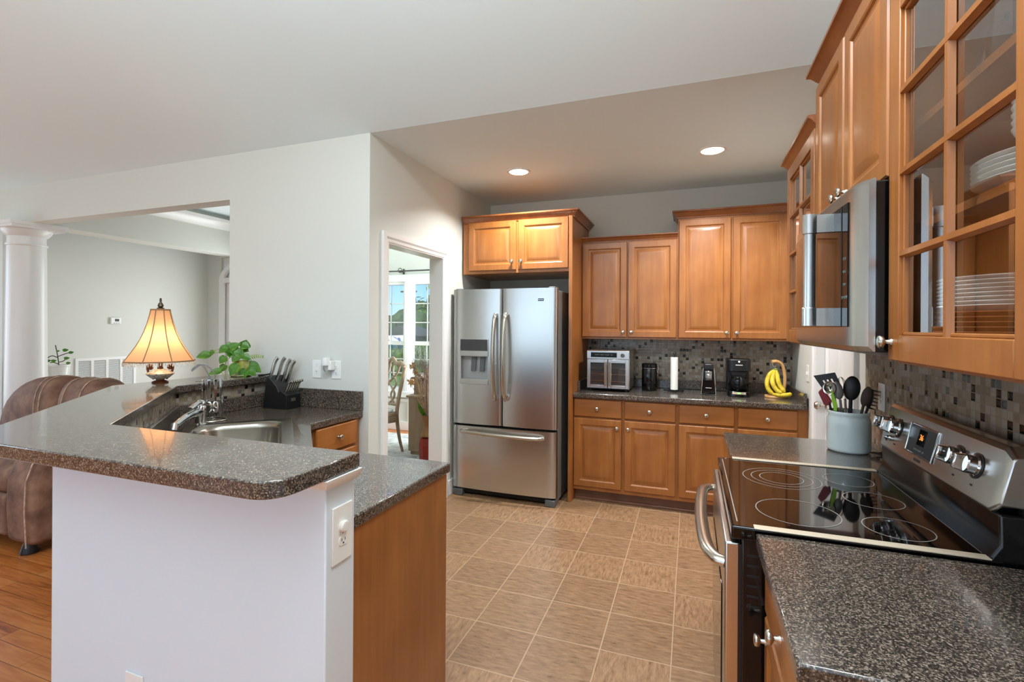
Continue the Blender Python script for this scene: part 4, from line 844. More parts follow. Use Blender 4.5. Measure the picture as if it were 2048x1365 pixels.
# beaded trivet beside the crock
b = B()
for k in range(14): a = 2*PI*k/14; b.tube([(.775+.016*math.cos(2*PI*j/14)+.02*math.cos(a), 2.50+.05+.016*math.sin(2*PI*j/14)*.7+.02*math.sin(a), ZT+.004+.0015*k) for j in range(14)], .0022, 5, closed=True)
tag(b.build('metal_chain', 'antique_brass'), 'small dark metal chain heaped behind the crock', 'chain')
# ------------------------------------------------------------------ sink and faucet
t = thing('sink', 'stainless drop-in corner sink with rounded bowl', 'sink', (ctr.x, ctr.y, .7))
def rr(su, sv, r, z, cu=0, cv=0, n=8):
    out = []
    for sx, sy, a0 in ((1, 1, 0), (-1, 1, PI/2), (-1, -1, PI), (1, -1, 1.5*PI)):
        for k in range(n+1): a = a0+PI/2*k/n; p = sk(cu+sx*(su-r)+r*math.cos(a), cv+sy*(sv-r)+r*math.sin(a)); out.append((p[0], p[1], z))
    return out
b = B(); SW, SH = SU+.012, SV+.012
b.loft([rr(SW, SH, .02, .9145), rr(SW, SH, .02, .919), rr(SW-.012, SH-.012, .03, .922), rr(SW-.05, SH-.045, .07, .9205), rr(SW-.056, SH-.05, .09, .922), rr(SW-.062, SH-.055, .10, .9205), rr(SW-.075, SH-.068, .12, .911), rr(SW-.082, SH-.072, .12, .89), rr(SW-.086, SH-.076, .12, .78), rr(SW-.11, SH-.10, .11, .735), rr(SW-.2, SH-.18, .06, .73)], cap0=False)
b.build('basin', 'sink_steel', t, ang=70)
b = B(); p = sk(0, 0); b.lathe([(.045, .731), (.045, .734), (.036, .735), (.03, .732), (0, .731)], (p[0], p[1], 0), 28); b.build('drain', 'chrome', t)
fx, fy_ = -2.56, 1.965
t = thing('faucet', 'chrome single-lever faucet behind the sink', 'faucet', (fx, fy_, ZT))
b = B(); b.lathe([(.034, 0), (.034, .004), (.030, .008), (.026, .012), (.026, .07), (.028, .078), (.028, .10), (.02, .112), (0, .115)], (fx, fy_, ZT), 28); b.build('body', 'chrome', t)
b = B(); b.tube(ease([(fx, fy_, ZT+.075), (fx+.05, fy_-.085, ZT+.078), (fx+.10, fy_-.17, ZT+.07), (fx+.145, fy_-.25, ZT+.05)], 6), [.022]*6+[.019]*6+[.017]*7, 14); b.tube([(fx+.142, fy_-.245, ZT+.06), (fx+.150, fy_-.258, ZT+.03)], [.018, .017], 16); b.build('spout', 'chrome', t, ang=60)
b = B(); b.ball((fx, fy_, ZT+.118), .026, .026, .022); b.tube(ease([(fx, fy_, ZT+.125), (fx+.04, fy_-.05, ZT+.128), (fx+.09, fy_-.13, ZT+.112)], 5), .011, 12, flat=1.5); b.build('lever', 'chrome', t, ang=60)
# flatware caddy with hanging pieces
gx, gy = -2.64, 2.10
t = thing('flatware_caddy', 'wire flatware caddy with looped handle by the sink', 'flatware caddy', (gx, gy, ZT))
b = B(); b.tube(ease([(gx-.06, gy-.02, ZT+.004), (gx-.02, gy-.09, ZT+.004), (gx+.06, gy-.08, ZT+.004), (gx+.095, gy, ZT+.004), (gx+.05, gy+.05, ZT+.004), (gx-.03, gy+.045, ZT+.004), (gx-.06, gy-.02, ZT+.004)], 6), .004, 8); b.build('base_wire', 'nickel', t)
b = B(); L2 = V((.69, .72, 0))
for s in (-.012, .012):
    o_ = L2*s; P = [V((gx, gy, ZT+.005))+o_, V((gx, gy, ZT+.22))+o_, V((gx, gy, ZT+.265))+o_*1.3-L2*.004, V((gx, gy, ZT+.318))+o_-L2*.035, V((gx, gy, ZT+.325))+o_*.6-L2*.065, V((gx, gy, ZT+.30))+o_*.4-L2*.095, V((gx, gy, ZT+.288))-L2*.102]
    b.tube(ease(P, 6), .0038, 8)
b.build('loop_handle', 'grey_enamel', t)
b = B(); n = 28
for z in (ZT+.225, ZT+.232): b.tube([(gx+.045*math.cos(2*PI*k/n), gy+.045*math.sin(2*PI*k/n), z) for k in range(n)], .0022, 6, closed=True)
b.tube([V((gx, gy, ZT+.228))-L2*.085, V((gx, gy, ZT+.228))+L2*.05], .0022, 6); b.build('hanging_ring', 'nickel', t)
def flatware(kind, a, label, rad=.05):
    c = V((gx+rad*math.cos(a), gy+rad*math.sin(a), 0)); out = V((math.cos(a), math.sin(a), 0)); tn = V((-out.y, out.x, 0))
    tt = thing(kind, label, kind.split('_')[-1], (c.x, c.y, ZT+.03), 'flatware hanging on the caddy')
    Rm = Matrix((tn, out, V((0, 0, 1)))).transposed()
    b = B(); b.loft([[c+tn*sx*w_+out*sy*.0018+V((0, 0, z)) for sx, sy in ((-1, -1), (1, -1), (1, 1), (-1, 1))] for z, w_ in ((ZT+.24, .0085), (ZT+.20, .0095), (ZT+.15, .007), (ZT+.115, .004))]); b.build('handle', 'chrome', tt, bevel=.001)
    b = B(); zz = ZT+.085
    if 'spoon' in kind: b.ball(c+V((0, 0, zz-.005)), .019, .005, .033, rot=Rm)
    elif 'fork' in kind:
        b.ball(c+V((0, 0, zz+.01)), .012, .003, .018, rot=Rm)
        for i in (-1.5, -.5, .5, 1.5): b.tube([c+tn*i*.006+V((0, 0, zz)), c+tn*i*.0055+V((0, 0, zz-.045))], .0016, 6)
    else: b.loft([[c+tn*sx*w_+out*sy*.001+V((0, 0, z)) for sx, sy in ((-1, -1), (1, -1), (1, 1), (-1, 1))] for z, w_ in ((ZT+.118, .006), (ZT+.10, .010), (ZT+.04, .009), (ZT+.018, .003))])
    b.build({'s': 'bowl', 'f': 'tines', 'k': 'blade'}['s' if 'spoon' in kind else 'f' if 'fork' in kind else 'k'], 'chrome', tt, ang=60)
flatware('table_spoon', -1.0, 'table spoon hanging at the front of the caddy'); flatware('table_spoon', -.35, 'table spoon hanging on the caddy toward the knife block')
flatware('table_knife', .25, 'table knife hanging on the caddy nearest the knife block'); flatware('table_knife', -1.55, 'table knife hanging on the caddy between spoon and fork')
flatware('table_fork', -2.2, 'table fork hanging on the caddy above the faucet'); flatware('table_fork', 2.9, 'table fork hanging at the lamp end of the caddy'); flatware('tea_spoon', 1.2, 'tea spoon hanging at the back of the caddy')
# ------------------------------------------------------------------ knife block
kx0, kx1, ky0, ky1 = -2.70, -2.50, 2.52, 2.645
t = thing('knife_block', 'black slanted knife block in the counter corner', 'knife block', (-2.6, 2.58, ZT))
pf = [(kx0, ZT), (kx1, ZT), (kx1, ZT+.095), (kx1-.055, ZT+.125), (kx1-.066, ZT+.11), (kx1-.085, ZT+.15), (kx0+.04, ZT+.215), (kx0+.025, ZT+.21)]
b = B(); b.loft([[(x, y, z) for x, z in pf] for y in (ky0, ky1)]); b.build('block', 'soft_black', t, bevel=.003)
b = B(); b.box(kx1-.0005, kx1+.001, 2.56, 2.60, ZT+.05, ZT+.072); b.build('maker_plate', 'nickel', t)
def knife(name, x, y, z, ln, r, tilt, label, group, bend=.012):
    ax = V((math.sin(tilt), 0, math.cos(tilt))); n_ = V((math.cos(tilt), 0, -math.sin(tilt))); p = V((x, y, z))
    tt = thing(name, label, 'knife', p, group)
    P = ease([p, p+ax*ln*.35+n_*bend*.2, p+ax*ln*.75+n_*bend*.1, p+ax*ln+n_*bend], 5)
    b = B(); b.tube(P, [r*(.8+.3*min(1, i/8)) for i in range(len(P))], 10, flat=.6, up=(1, 0, 0)); b.build('handle', 'nickel', tt, ang=60)
    b = B(); b.tube([q-n_*r*.55+V((0, -.0, 0)) for q in P], r*.62, 6, flat=1.05); b.build('grip_inlay', 'soft_black', tt)
    b = B(); b.hexa([p-ax*h+n_*sx*.008+V((0, sy*.0012, 0)) for h in (.05, -.004) for sy in (-1, 1) for sx in (-1, 1)]); b.build('blade', 'steel', tt)
BK = ['kitchen knife in the block, nearest the sink', 'second tall-handled kitchen knife in the block', 'third tall-handled kitchen knife in the block', 'kitchen knife in the block, nearest the outlet wall']
for i, (x, y, ln) in enumerate(((-2.655, 2.535, .155), (-2.628, 2.565, .17), (-2.61, 2.597, .165), (-2.60, 2.628, .16))):
    knife('kitchen_knife', x, y, ZT+.20-(x+2.655)*.55, ln, .0115, .36, BK[i], 'tall knives in the block')
for i in range(6):
    knife('steak_knife', kx1-.028, 2.533+i*.0195, ZT+.108, .10, .0075, .48, 'slim steak knife in the lower row of the knife block', 'steak knives in the lower row', .02)
# ------------------------------------------------------------------ lamp on the bar
lx, ly, lz = -3.012, 2.052, 1.12
t = thing('table_lamp', 'lit table lamp with bell shade and beaded fringe', 'lamp', (lx, ly, lz))
b = B(); b.lathe([(0, 0), (.042, 0), (.044, .006), (.034, .012), (.022, .016), (.02, .022), (0, .022)], (lx, ly, lz), 32); b.build('foot', 'bronze', t)
b = B(); b.lathe([(.02, .02), (.045, .028), (.070, .05), (.074, .056), (.070, .060), (.045, .072), (.02, .082), (0, .083)], (lx, ly, lz), 40); b.build('bowl_body', 'silver_mosaic', t)
b = B(); b.tube([(lx, ly, lz+.08), (lx, ly, lz+.16)], [.016, .013], 16); b.tube([(lx, ly, lz+.16), (lx, ly, lz+.43)], .005, 10); b.build('stem', 'bronze', t)
for s in (-1, 1):
    b = B(); c = V((lx, ly, 0)); P = [c+L2*s*r_+V((0, 0, lz+z)) for r_, z in ((.03, .085), (.047, .108), (.062, .098), (.062, .072), (.05, .045), (.035, .03), (.02, .018))]
    P = [c+L2*s*r_+V((0, 0, lz+z)) for r_, z in ((.044, .092), (.05, .096), (.053, .09), (.048, .083), (.04, .09), (.043, .106), (.056, .108), (.064, .094), (.060, .07), (.05, .045), (.03, .022))]
    b.tube(ease(P, 4), .0065, 10, flat=1.2); b.build('scroll_handle', 'bronze', t)
SP = [(.181, .132), (.166, .155), (.146, .185), (.124, .22), (.103, .26), (.084, .305), (.068, .355), (.056, .405), (.049, .44)]
n = 64
def srad(k, r): a = (k % 8)/8; return r*(1-.035*(4*a*(1-a)))
b = B(); b.loft([[(lx+srad(k, r)*math.cos(2*PI*k/n+.5), ly+srad(k, r)*math.sin(2*PI*k/n+.5), lz+z) for k in range(n)] for r, z in SP], cap0=False, cap1=False); sh = b.build('lamp_shade', 'lampshade_cloth', t, ang=80)
b = B()
for k in range(0, n, 8): a = 2*PI*k/n+.5; b.tube([(lx+(r+.001)*math.cos(a), ly+(r+.001)*math.sin(a), lz+z) for r, z in SP], .0028, 6)
for r, z in (SP[0], SP[-1]): b.tube([(lx+srad(k, r+.0005)*math.cos(2*PI*k/n+.5), ly+srad(k, r+.0005)*math.sin(2*PI*k/n+.5), lz+z) for k in range(n)], .0042, 6, closed=True)
b.build('seam_trim', 'shade_trim', sh)
b = B()
for k in range(96):
    a = 2*PI*k/96; r = .180
    for i in range(2 if k % 2 else 3): b.ball((lx+r*math.cos(a), ly+r*math.sin(a), lz+.124-.0075*i), .0036, n=6, m=4)
b.build('bead_fringe', 'bead', sh)
b = B(); b.lathe([(.012, .44), (.02, .446), (.02, .45), (.010, .455), (.016, .462), (.013, .475), (.006, .485), (.005, .49), (.008, .494), (.005, .5), (.0065, .507), (0, .512)], (lx, ly, lz), 24); b.build('finial', 'antique_brass', t)
b = B(); b.ball((lx, ly, lz+.30), .028, .028, .036); b.build('bulb', 'lampshade_cloth', t)
l = bpy.data.lights.new('lamp_bulb_light', 'POINT'); l.energy = 1.9; l.color = (1, .72, .47); l.shadow_soft_size = .05
o = bpy.data.objects.new('lamp_bulb_light', l); o.location = (lx, ly, lz+.25); COL.objects.link(o)
# ------------------------------------------------------------------ pothos on the bar
PC = V((-2.90, 2.52, 0)); VP = V((.72, -.69, 0))
def Q(px, py, d=0): return PC+L2*((px-481)/352)+VP*d+V((0, 0, 1.12+(756-py)/293))
t = thing('potted_pothos', 'leafy green pothos in glazed yellow-green pot on the bar', 'potted plant', (PC.x, PC.y, 1.12))
b = B(); b.lathe([(0, .006), (.044, .006), (.046, .012), (.05, .06), (.056, .105), (.054, .108), (.050, .10), (.0, .095)], (PC.x, PC.y, 1.12), 6, toR((0, 0, 1))); b.build('pot', 'pot_glaze', t, bevel=.003)
B().lathe([(0, 0), (.06, 0), (.072, .008), (.07, .011), (.05, .007), (0, .006)], (PC.x, PC.y, 1.12), 6).build('saucer', 'pot_glaze', t)
B().lathe([(.049, 0), (.03, .012), (0, .016)], (PC.x, PC.y, 1.214), 20).build('moss', 'leaf_pale', t)
def leafmesh(b, p, d, nrm_, ln, wd, fold=.25):
    p, d, nn = V(p), V(d).normalized(), V(nrm_); nn = (nn-d*nn.dot(d)).normalized(); s = d.cross(nn)
    sec = [(0, .0), (.04, .62), (.2, .98), (.42, 1.0), (.66, .72), (.85, .36), (1, .0)]
    L = []
    for q, w_ in sec:
        c = p+d*ln*q-nn*ln*.18*q*q; x = max(w_, .02)*wd/2
        back = d*(-ln*.10) if q < .1 and w_ > .3 else V((0, 0, 0))
        L.append([c+s*-x+nn*x*fold+back, c+s*-x*.5+nn*x*fold*.3+back*.5, c, c+s*x*.5+nn*x*fold*.3+back*.5, c+s*x+nn*x*fold+back])
    for A, C in zip(L, L[1:]):
        for i in range(4): b.face([A[i], A[i+1], C[i+1], C[i]])
    bmesh.ops.remove_doubles(b.bm, verts=b.bm.verts[:], dist=1e-5)
LF = [((417, 711), (391, 714), .075, .05, .02), ((424, 704), (413, 715), .035, .026, 0), ((452, 697), (437, 706), .06, .045, .01), ((449, 692), (462, 698), .05, .04, -.02), ((458, 700), (474, 692), .07, .046, .02), ((479, 700), (496, 705), .055, .055, -.02), ((488, 698), (490, 690), .05, .06, -.03), ((470, 703), (484, 716), .075, .05, .03), ((462, 714), (456, 705), .05, .04, .03), ((449, 716), (437, 728), .055, .042, .02), ((440, 743), (414, 748), .07, .04, .03), ((448, 733), (440, 743), .05, .04, .0), ((497, 732), (526, 748), .085, .06, .0), ((492, 742), (484, 754), .07, .05, .05), ((497, 742), (513, 753), .06, .05, .04), ((475, 731), (464, 745), .08, .055, .075), ((466, 700), (470, 706), .06, .05, .03), ((478, 712), (466, 722), .06, .05, .05), ((486, 716), (500, 720), .05, .045, .03), ((455, 705), (447, 700), .05, .045, .0), ((482, 694), (500, 698), .05, .05, -.01)]
for (x0, y0), (x1, y1), ln, wd, dd in LF:
    b = B(); p, e = Q(x0, y0, dd), Q(x1, y1, dd+.01); leafmesh(b, p, e-p, VP+V((0, 0, .7)), max(ln*1.05, (e-p).length), wd*1.3); b.build('leaf', 'leaf', t, ang=80)
b = B()
for x0, y0, dd in [(417, 711, .02), (452, 697, .01), (458, 700, .02), (488, 698, -.03), (440, 743, .03), (449, 716, .02), (497, 732, 0), (470, 703, .03), (492, 742, .05), (424, 704, 0)]: b.tube(ease([Q(476+random.uniform(-8, 8), 722, 0), Q((476+x0)/2, min(722, y0)-4, dd*.5), Q(x0, y0, dd)], 5), .0018, 6)
b.tube(ease([Q(455, 722, .05), Q(456, 740, .065), Q(450, 757, .07), Q(447, 752, .07), Q(441, 744, .05)], 5), .002, 6); b.build('stems', 'leaf_pale', t)
b = B()
for k in range(9):
    q = k/9; p = Q(490+42*q, 723-3*q-5*math.sin(q*3), .01)
    for s in (-1, 1): leafmesh(b, p, L2*.5+V((0, 0, s*.8)), VP, .026*(1-.5*q), .007)
b.build('fern_frond', 'leaf_pale', t)
b = B(); c = V((-2.765, 2.60, 0)); b.tube(ease([(c.x-.01, c.y-.05, 1.125), (c.x, c.y-.01, 1.127), (c.x+.004, c.y+.04, 1.13)], 5), [.008]*5+[.006]*5+[.010], 10, flat=.7)
tag(b.build('dried_pod', 'soft_black'), 'small dark curled object lying beside the pothos saucer', 'ornament')
# ------------------------------------------------------------------ wall plates
def plate_box(name, F, w_, h, label, cat, kind):
    t = thing(name, label, cat, F(0, 0, 0)); b = B(); b.fbox(F, -w_/2, w_/2, 0, h, 0, .005); p = b.build('cover_plate', 'white_plastic', t, bevel=.002)
    if kind == 'switch':
        b = B(); b.fbox(F, -.005, .005, h/2-.011, h/2+.011, .005, .013); b.build('toggle', 'white_plastic', t, bevel=.001)
        b = B()
        for z in (.028, h-.028, h/2-.02, h/2+.02): b.lathe([(.002, 0), (.002, .0006), (0, .0006)], F(0, z, .005), 8, toR(F(0, 0, 1)-F(0, 0, 0)))
        b.build('screw', 'nickel', t)
    elif kind == 'outlet':
        for z, plug in ((h/2+.0195, 0), (h/2-.0195, 0)):
            b = B(); b.loft([[F(.0165*math.cos(a), z+max(-.0125, min(.0125, .0165*math.sin(a))), c) for a in [2*PI*k/28 for k in range(28)]] for c in (.005, .0068)]); r_ = b.build('receptacle', 'white_plastic', t)
            b = B(); b.fbox(F, -.0075, -.0055, z-.001, z+.007, .0066, .0072); b.fbox(F, .0055, .0075, z-.001, z+.006, .0066, .0072); b.fbox(F, -.0025, .0025, z-.0085, z-.0045, .0066, .0072); b.build('slots', 'slot_dark', r_)
        b = B(); b.lathe([(.002, 0), (.002, .0006), (0, .0006)], F(0, h/2, .005), 8, toR(F(0, 0, 1)-F(0, 0, 0))); b.build('screw', 'nickel', t)
    return t
FW = lambda x, z: frame((x, YW, z), (1, 0, 0), (0, -1, 0))
plate_box('light_switch', FW(-2.40, 1.112), .075, .122, 'white light switch beside the knife block', 'light switch', 'switch')
plate_box('wall_outlet', FW(-2.237, 1.112), .075, .122, 'white outlet holding the plug-in air freshener', 'outlet', 'outlet')
t = thing('air_freshener', 'white plug-in air freshener with clear oil bottle', 'air freshener', (-2.26, YW-.03, 1.15))
b = B(); b.lathe([(.018, .055), (.024, .06), (.026, .10), (.024, .112), (0, .114)], (-2.285, YW-.045, 1.145), 24); b.build('cap', 'white_plastic', t)
b = B(); b.lathe([(.008, .02), (.014, .024), (.020, .04), (.020, .056), (0, .056)], (-2.285, YW-.045, 1.145), 20); b.build('oil_bottle', 'clear_glass', t)
b = B(); b.box(-2.272, -2.245, YW-.05, YW-.008, 1.172, 1.235); b.build('plug_body', 'white_plastic', t, bevel=.004)
FPn = frame((-.88, 1.081, .838), (0, 1, 0), (1, 0, 0)); t = plate_box('wall_outlet', FPn, .079, .152, 'white outlet on the narrow end of the peninsula wall', 'outlet', 'outlet')
b = B(); b.lathe([(.015, 0), (.016, .004), (.012, .008), (0, .009)], FPn(0, .0955, .007), 24, toR((1, 0, 0))); b.build('safety_cap', 'white_plastic', t)
t = plate_box('wall_outlet', frame((-1.60, 1.02, .275), (1, 0, 0), (0, -1, 0)), .079, .122, 'white outlet low on the peninsula face', 'outlet', 'outlet')
plate_box('light_switch', frame((XR, 4.14, 1.08), (0, 1, 0), (-1, 0, 0)), .075, .12, 'white switch between bananas and the doorway', 'light switch', 'switch')
plate_box('wall_outlet', frame((XR-.008, 2.62, 1.105), (0, 1, 0), (-1, 0, 0)), .075, .122, 'pale outlet on the mosaic behind the utensil crock', 'outlet', 'outlet')
# ------------------------------------------------------------------ recessed ceiling lights
def can(x, y, label):
    t = thing('recessed_light', label, 'ceiling light', (x, y, ZC-.008))
    B().lathe([(.078, 0), (.098, .001), (.098, .008), (.078, .008)], (x, y, ZC-.008), 40, caps=False).build('trim_ring', 'white_plastic', t)
    B().lathe([(0, .001), (.076, .001), (.079, .0045), (0, .0045)], (x, y, ZC-.007), 40, caps=False).build('lens', 'lamp_lens', t)
    l = bpy.data.lights.new('recessed_lamp', 'AREA'); l.shape = 'DISK'; l.size = .15; l.energy = 19.5; l.color = (.97, .98, .97); l.spread = math.radians(134)
    o = bpy.data.objects.new('recessed_lamp', l); o.location = (x, y, ZC-.012); COL.objects.link(o)
can(-1.325, 3.76, 'lit recessed ceiling light in front of the refrigerator'); can(.135, 3.755, 'lit recessed ceiling light nearer the glass-door cabinets')
# ------------------------------------------------------------------ column, thermostat, return grille, hall plant
t = thing('column', 'round white column holding up the wide opening', 'column', (-5.86, 2.755, 0)); t['kind'] = 'thing'
b = B(); b.lathe([(.152, .0), (.152, .1), (.15, .15), (.149, .9), (.138, 2.17), (.135, 2.25), (.135, 2.36)], (-5.86, 2.755, 0), 48); b.build('shaft', 'trim_paint', t, ang=30)
b = B(); b.lathe([(.135, 2.19), (.145, 2.195), (.148, 2.205), (.145, 2.215), (.135, 2.22)], (-5.86, 2.755, 0), 48, caps=False); b.lathe([(.136, 2.28), (.15, 2.29), (.17, 2.315), (.178, 2.335), (.178, 2.345), (0, 2.345)], (-5.86, 2.755, 0), 48); b.box(-6.06, -5.66, 2.555, 2.955, 2.345, 2.368); b.box(-6.075, -5.645, 2.54, 2.97, 2.368, 2.40); b.build('capital', 'trim_paint', t, ang=30)
b = B(); b.box(-6.05, -5.67, 2.565, 2.945, 0, .05); b.lathe([(.18, .05), (.19, .07), (.18, .09), (.155, .11)], (-5.86, 2.755, 0), 48); b.build('plinth', 'trim_paint', t, ang=30)
FH = frame((-6.40, 0, 0), (0, 1, 0), (1, 0, 0))
t = thing('thermostat', 'white wall thermostat above the return grille', 'thermostat', (-6.39, 3.83, 1.47)); b = B(); b.fbox(FH, 3.775, 3.885, 1.475, 1.55, 0, .025); b.build('housing', 'white_plastic', t, bevel=.004)
b = B(); b.fbox(FH, 3.815, 3.86, 1.505, 1.535, .025, .0265); b.build('screen', 'dark_panel', t)
b = B()
for i in range(3): b.fbox(FH, 3.80+i*.025, 3.815+i*.025, 1.483, 1.489, .025, .0275)
b.build('button', 'grey_plastic', t)
t = thing('return_grille', 'white louvred return air grille low on the hall wall', 'air vent', (-6.39, 3.7, .42)); GY0, GY1, GZ0, GZ1 = 3.43, 4.06, .45, 1.09
b = B(); b.fbox(FH, GY0, GY1, GZ0, GZ0+.035, 0, .014); b.fbox(FH, GY0, GY1, GZ1-.035, GZ1, 0, .014)
for k in range(5): y = GY0+(GY1-GY0-.028)*k/4; b.fbox(FH, y, y+.028, GZ0+.03, GZ1-.03, 0, .013)
b.build('frame', 'trim_paint', t, bevel=.001)
b = B()
for k in range(44):
    z = GZ0+.04+k*.0128; b.hexa([FH(y, z+dz, c) for c, d_ in ((.001, .007), (.010, 0)) for dz in (d_, d_+.0025) for y in (GY0+.01, GY1-.01)])
b.build('louvres', 'trim_paint', t); b = B(); b.fbox(FH, GY0+.01, GY1-.01, GZ0+.03, GZ1-.03, 0, .0008); b.build('duct_panel', 'dark_panel', t)
t = thing('console_table', 'narrow white table by the hall wall, mostly behind the sofa', 'table', (-6.2, 3.2, 0))
b = B(); b.box(-6.38, -6.02, 2.99, 3.40, .865, .895); b.build('top', 'trim_paint', t, bevel=.004)
for x in (-6.36, -6.06):
    for y in (3.01, 3.36): b = B(); b.box(x, x+.03, y, y+.03, 0, .865); b.build('leg', 'trim_paint', t)
t = thing('small_potted_plant', 'spindly small plant in a white pot near the return grille', 'potted plant', (-6.2, 3.185, .895))
b = B(); b.lathe([(0, 0), (.075, 0), (.09, .13), (.095, .135), (.095, .15), (.085, .15), (.08, .13), (0, .125)], (-6.2, 3.185, .895), 32); b.build('pot', 'white_ceramic', t)
b = B(); c = V((-6.2, 3.185, 1.02)); A1 = V((.42, .9, 0)); P = lambda a, z, d=0: c+A1*a+V((0, 0, z))+V((.9, -.42, 0))*d
tw = [[P(0, 0), P(-.008, .08), P(-.015, .14), P(-.03, .23)], [P(-.012, .11), P(.03, .13), P(.07, .145), P(.10, .14)], [P(-.012, .10), P(-.05, .12), P(-.08, .11)], [P(-.005, .05), P(.03, .06), P(.05, .08)], [P(0, .03), P(-.04, .05), P(-.07, .05)]]
for q in tw: b.tube(ease(q, 4), .004, 6)
b.build('stem', 'bark', t)
for a, z, s in ((-.085, .065, .028), (-.045, .062, .03), (.055, .085, .032), (.045, .17, .034), (.09, .145, .03), (-.09, .10, .018), (.068, .035, .026), (-.01, .165, .018)):
    b = B(); leafmesh(b, P(a-s/2, z, .01), A1+V((0, 0, .3)), V((.9, -.42, .5)), s*1.4, s*1.1); b.build('leaf', 'leaf', t)
# stone hearth corner glimpsed past the column
t = thing('stone_hearth', 'rough pale stone hearth glimpsed past the white column', 'hearth', (-6.3, 2.9, 0))
for z0, z1 in ((0, .3), (.3, .52), (.52, .70)): b = B(); b.box(-6.396, -6.22, 2.84, 2.95, z0+.004, z1); b.build('stone_course', 'stone', t, bevel=.03, seg=3)
b = B(); b.box(-6.396, -6.20, 2.835, 2.96, .70, .72); b.build('hearth_slab', 'dark_panel', t, bevel=.004)
b = B(); b.ball((-6.30, 2.895, .88), .09, .055, .16, n=20, m=14, rot=toR((0, .05, 1))); b.ball((-6.30, 2.90, 1.05), .06, .045, .12, n=20); tag(b.build('carved_stone', 'stone', ang=80), 'pale carved stone standing on the hearth slab', 'ornament')
# ------------------------------------------------------------------ recliner sofa
t = thing('recliner_sofa', 'brown suede reclining sofa behind the bar', 'sofa', (-4.8, 2.25, 0))
def loaf(x0, x1, prof, e0=.12, e1=.12, n=12, s0=.12):
    """cushion: closed (y, z) outline swept along x, rounding off toward both ends about its lower rear"""
    cy, cz = sum(p[0] for p in prof)/len(prof), min(p[1] for p in prof)+.04
    A = [(x0+e0*(1-math.cos(PI/2*i/n)), s0+(1-s0)*math.sin(PI/2*i/n)) for i in range(n+1)]
    C = [(x1-e1*(1-math.cos(PI/2*i/n)), s0+(1-s0)*math.sin(PI/2*i/n)) for i in range(n, -1, -1)]
    return B().loft([[(x, cy+(p[0]-cy)*s, cz+(p[1]-cz)*s) for p in prof] for x, s in A+C])
def oval(y0, y1, z0, z1, e=2.6, n=28, lean=0):
    out = []
    for k in range(n):
        a = 2*PI*k/n; c_, s_ = math.cos(a), math.sin(a); y = (y0+y1)/2+(y1-y0)/2*math.copysign(abs(c_)**(2/e), c_); z = (z0+z1)/2+(z1-z0)/2*math.copysign(abs(s_)**(2/e), s_)
        out.append((y+lean*(z-z0), z))
    return out
b = B(); b.box(-5.42, -4.1, 1.93, 2.60, .08, .36); b.build('base', 'suede', t, bevel=.03)
for x0, x1 in ((-5.40, -4.47), (-4.50, -3.90)):
    o = loaf(x0, x1, oval(2.26, 2.60, .40, 1.06, 2.8, 32, -.02), .70 if x0 < -5 else .10, .10 if x0 < -5 else .25).build('back_cushion', 'suede', t, ang=80)
    b = B()
    for xs_ in ((x0+.71, x1-.16) if x0 < -5 else (x0+.14, x1-.27)): b.tube([(xs_, y-.003+(.006 if y > 2.48 else -.003), z+.003) for y, z in oval(2.26, 2.60, .40, 1.06, 2.8, 32, -.02)[0:17]], .0035, 5)
    xa, xb = (x0+.71, x1-.14) if x0 < -5 else (x0+.12, x1-.27); b.tube([(xa+(xb-xa)*k/12, 2.44, 1.056) for k in range(13)], .0035, 5)
    b.build('stitching', 'dried_stem', o)
for x0, x1 in ((-5.38, -4.77), (-4.75, -4.14)):
    loaf(x0, x1, oval(1.86, 2.42, .32, .55, 3.2, 28), .06, .06, 8, .7).build('seat_cushion', 'suede', t, ang=80)
    b = B(); b.box(x0+.01, x1-.01, 1.85, 1.93, .09, .36); b.build('footrest_panel', 'suede', t, bevel=.025, seg=3)
for x0, x1 in ((-4.13, -3.85), (-5.66, -5.40)):
    b = B(); P = [(1.84, .07), (1.83, .30), (1.835, .48), (1.87, .58), (1.95, .63), (2.1, .64), (2.45, .63), (2.55, .58), (2.57, .3), (2.56, .07)]
    b.loft([[(x, y, z) for y, z in P] for x in (x0, x1)]); a_ = b.build('arm', 'suede', t, bevel=.045, seg=4)
    b = B(); b.tube([(x1-.03, y-.012 if i < 4 else y, z+(.008 if i > 2 else 0)) for i, (y, z) in enumerate(P[:7])], .004, 6); b.build('stitching', 'dried_stem', a_)
for x in (-5.53, -3.99):
    for y in (1.90, 2.56): b = B(); b.lathe([(0, 0), (.05, 0), (.05, .01), (.03, .07), (0, .07)], (x, y, 0), 20); b.build('foot', 'black_plastic', t)
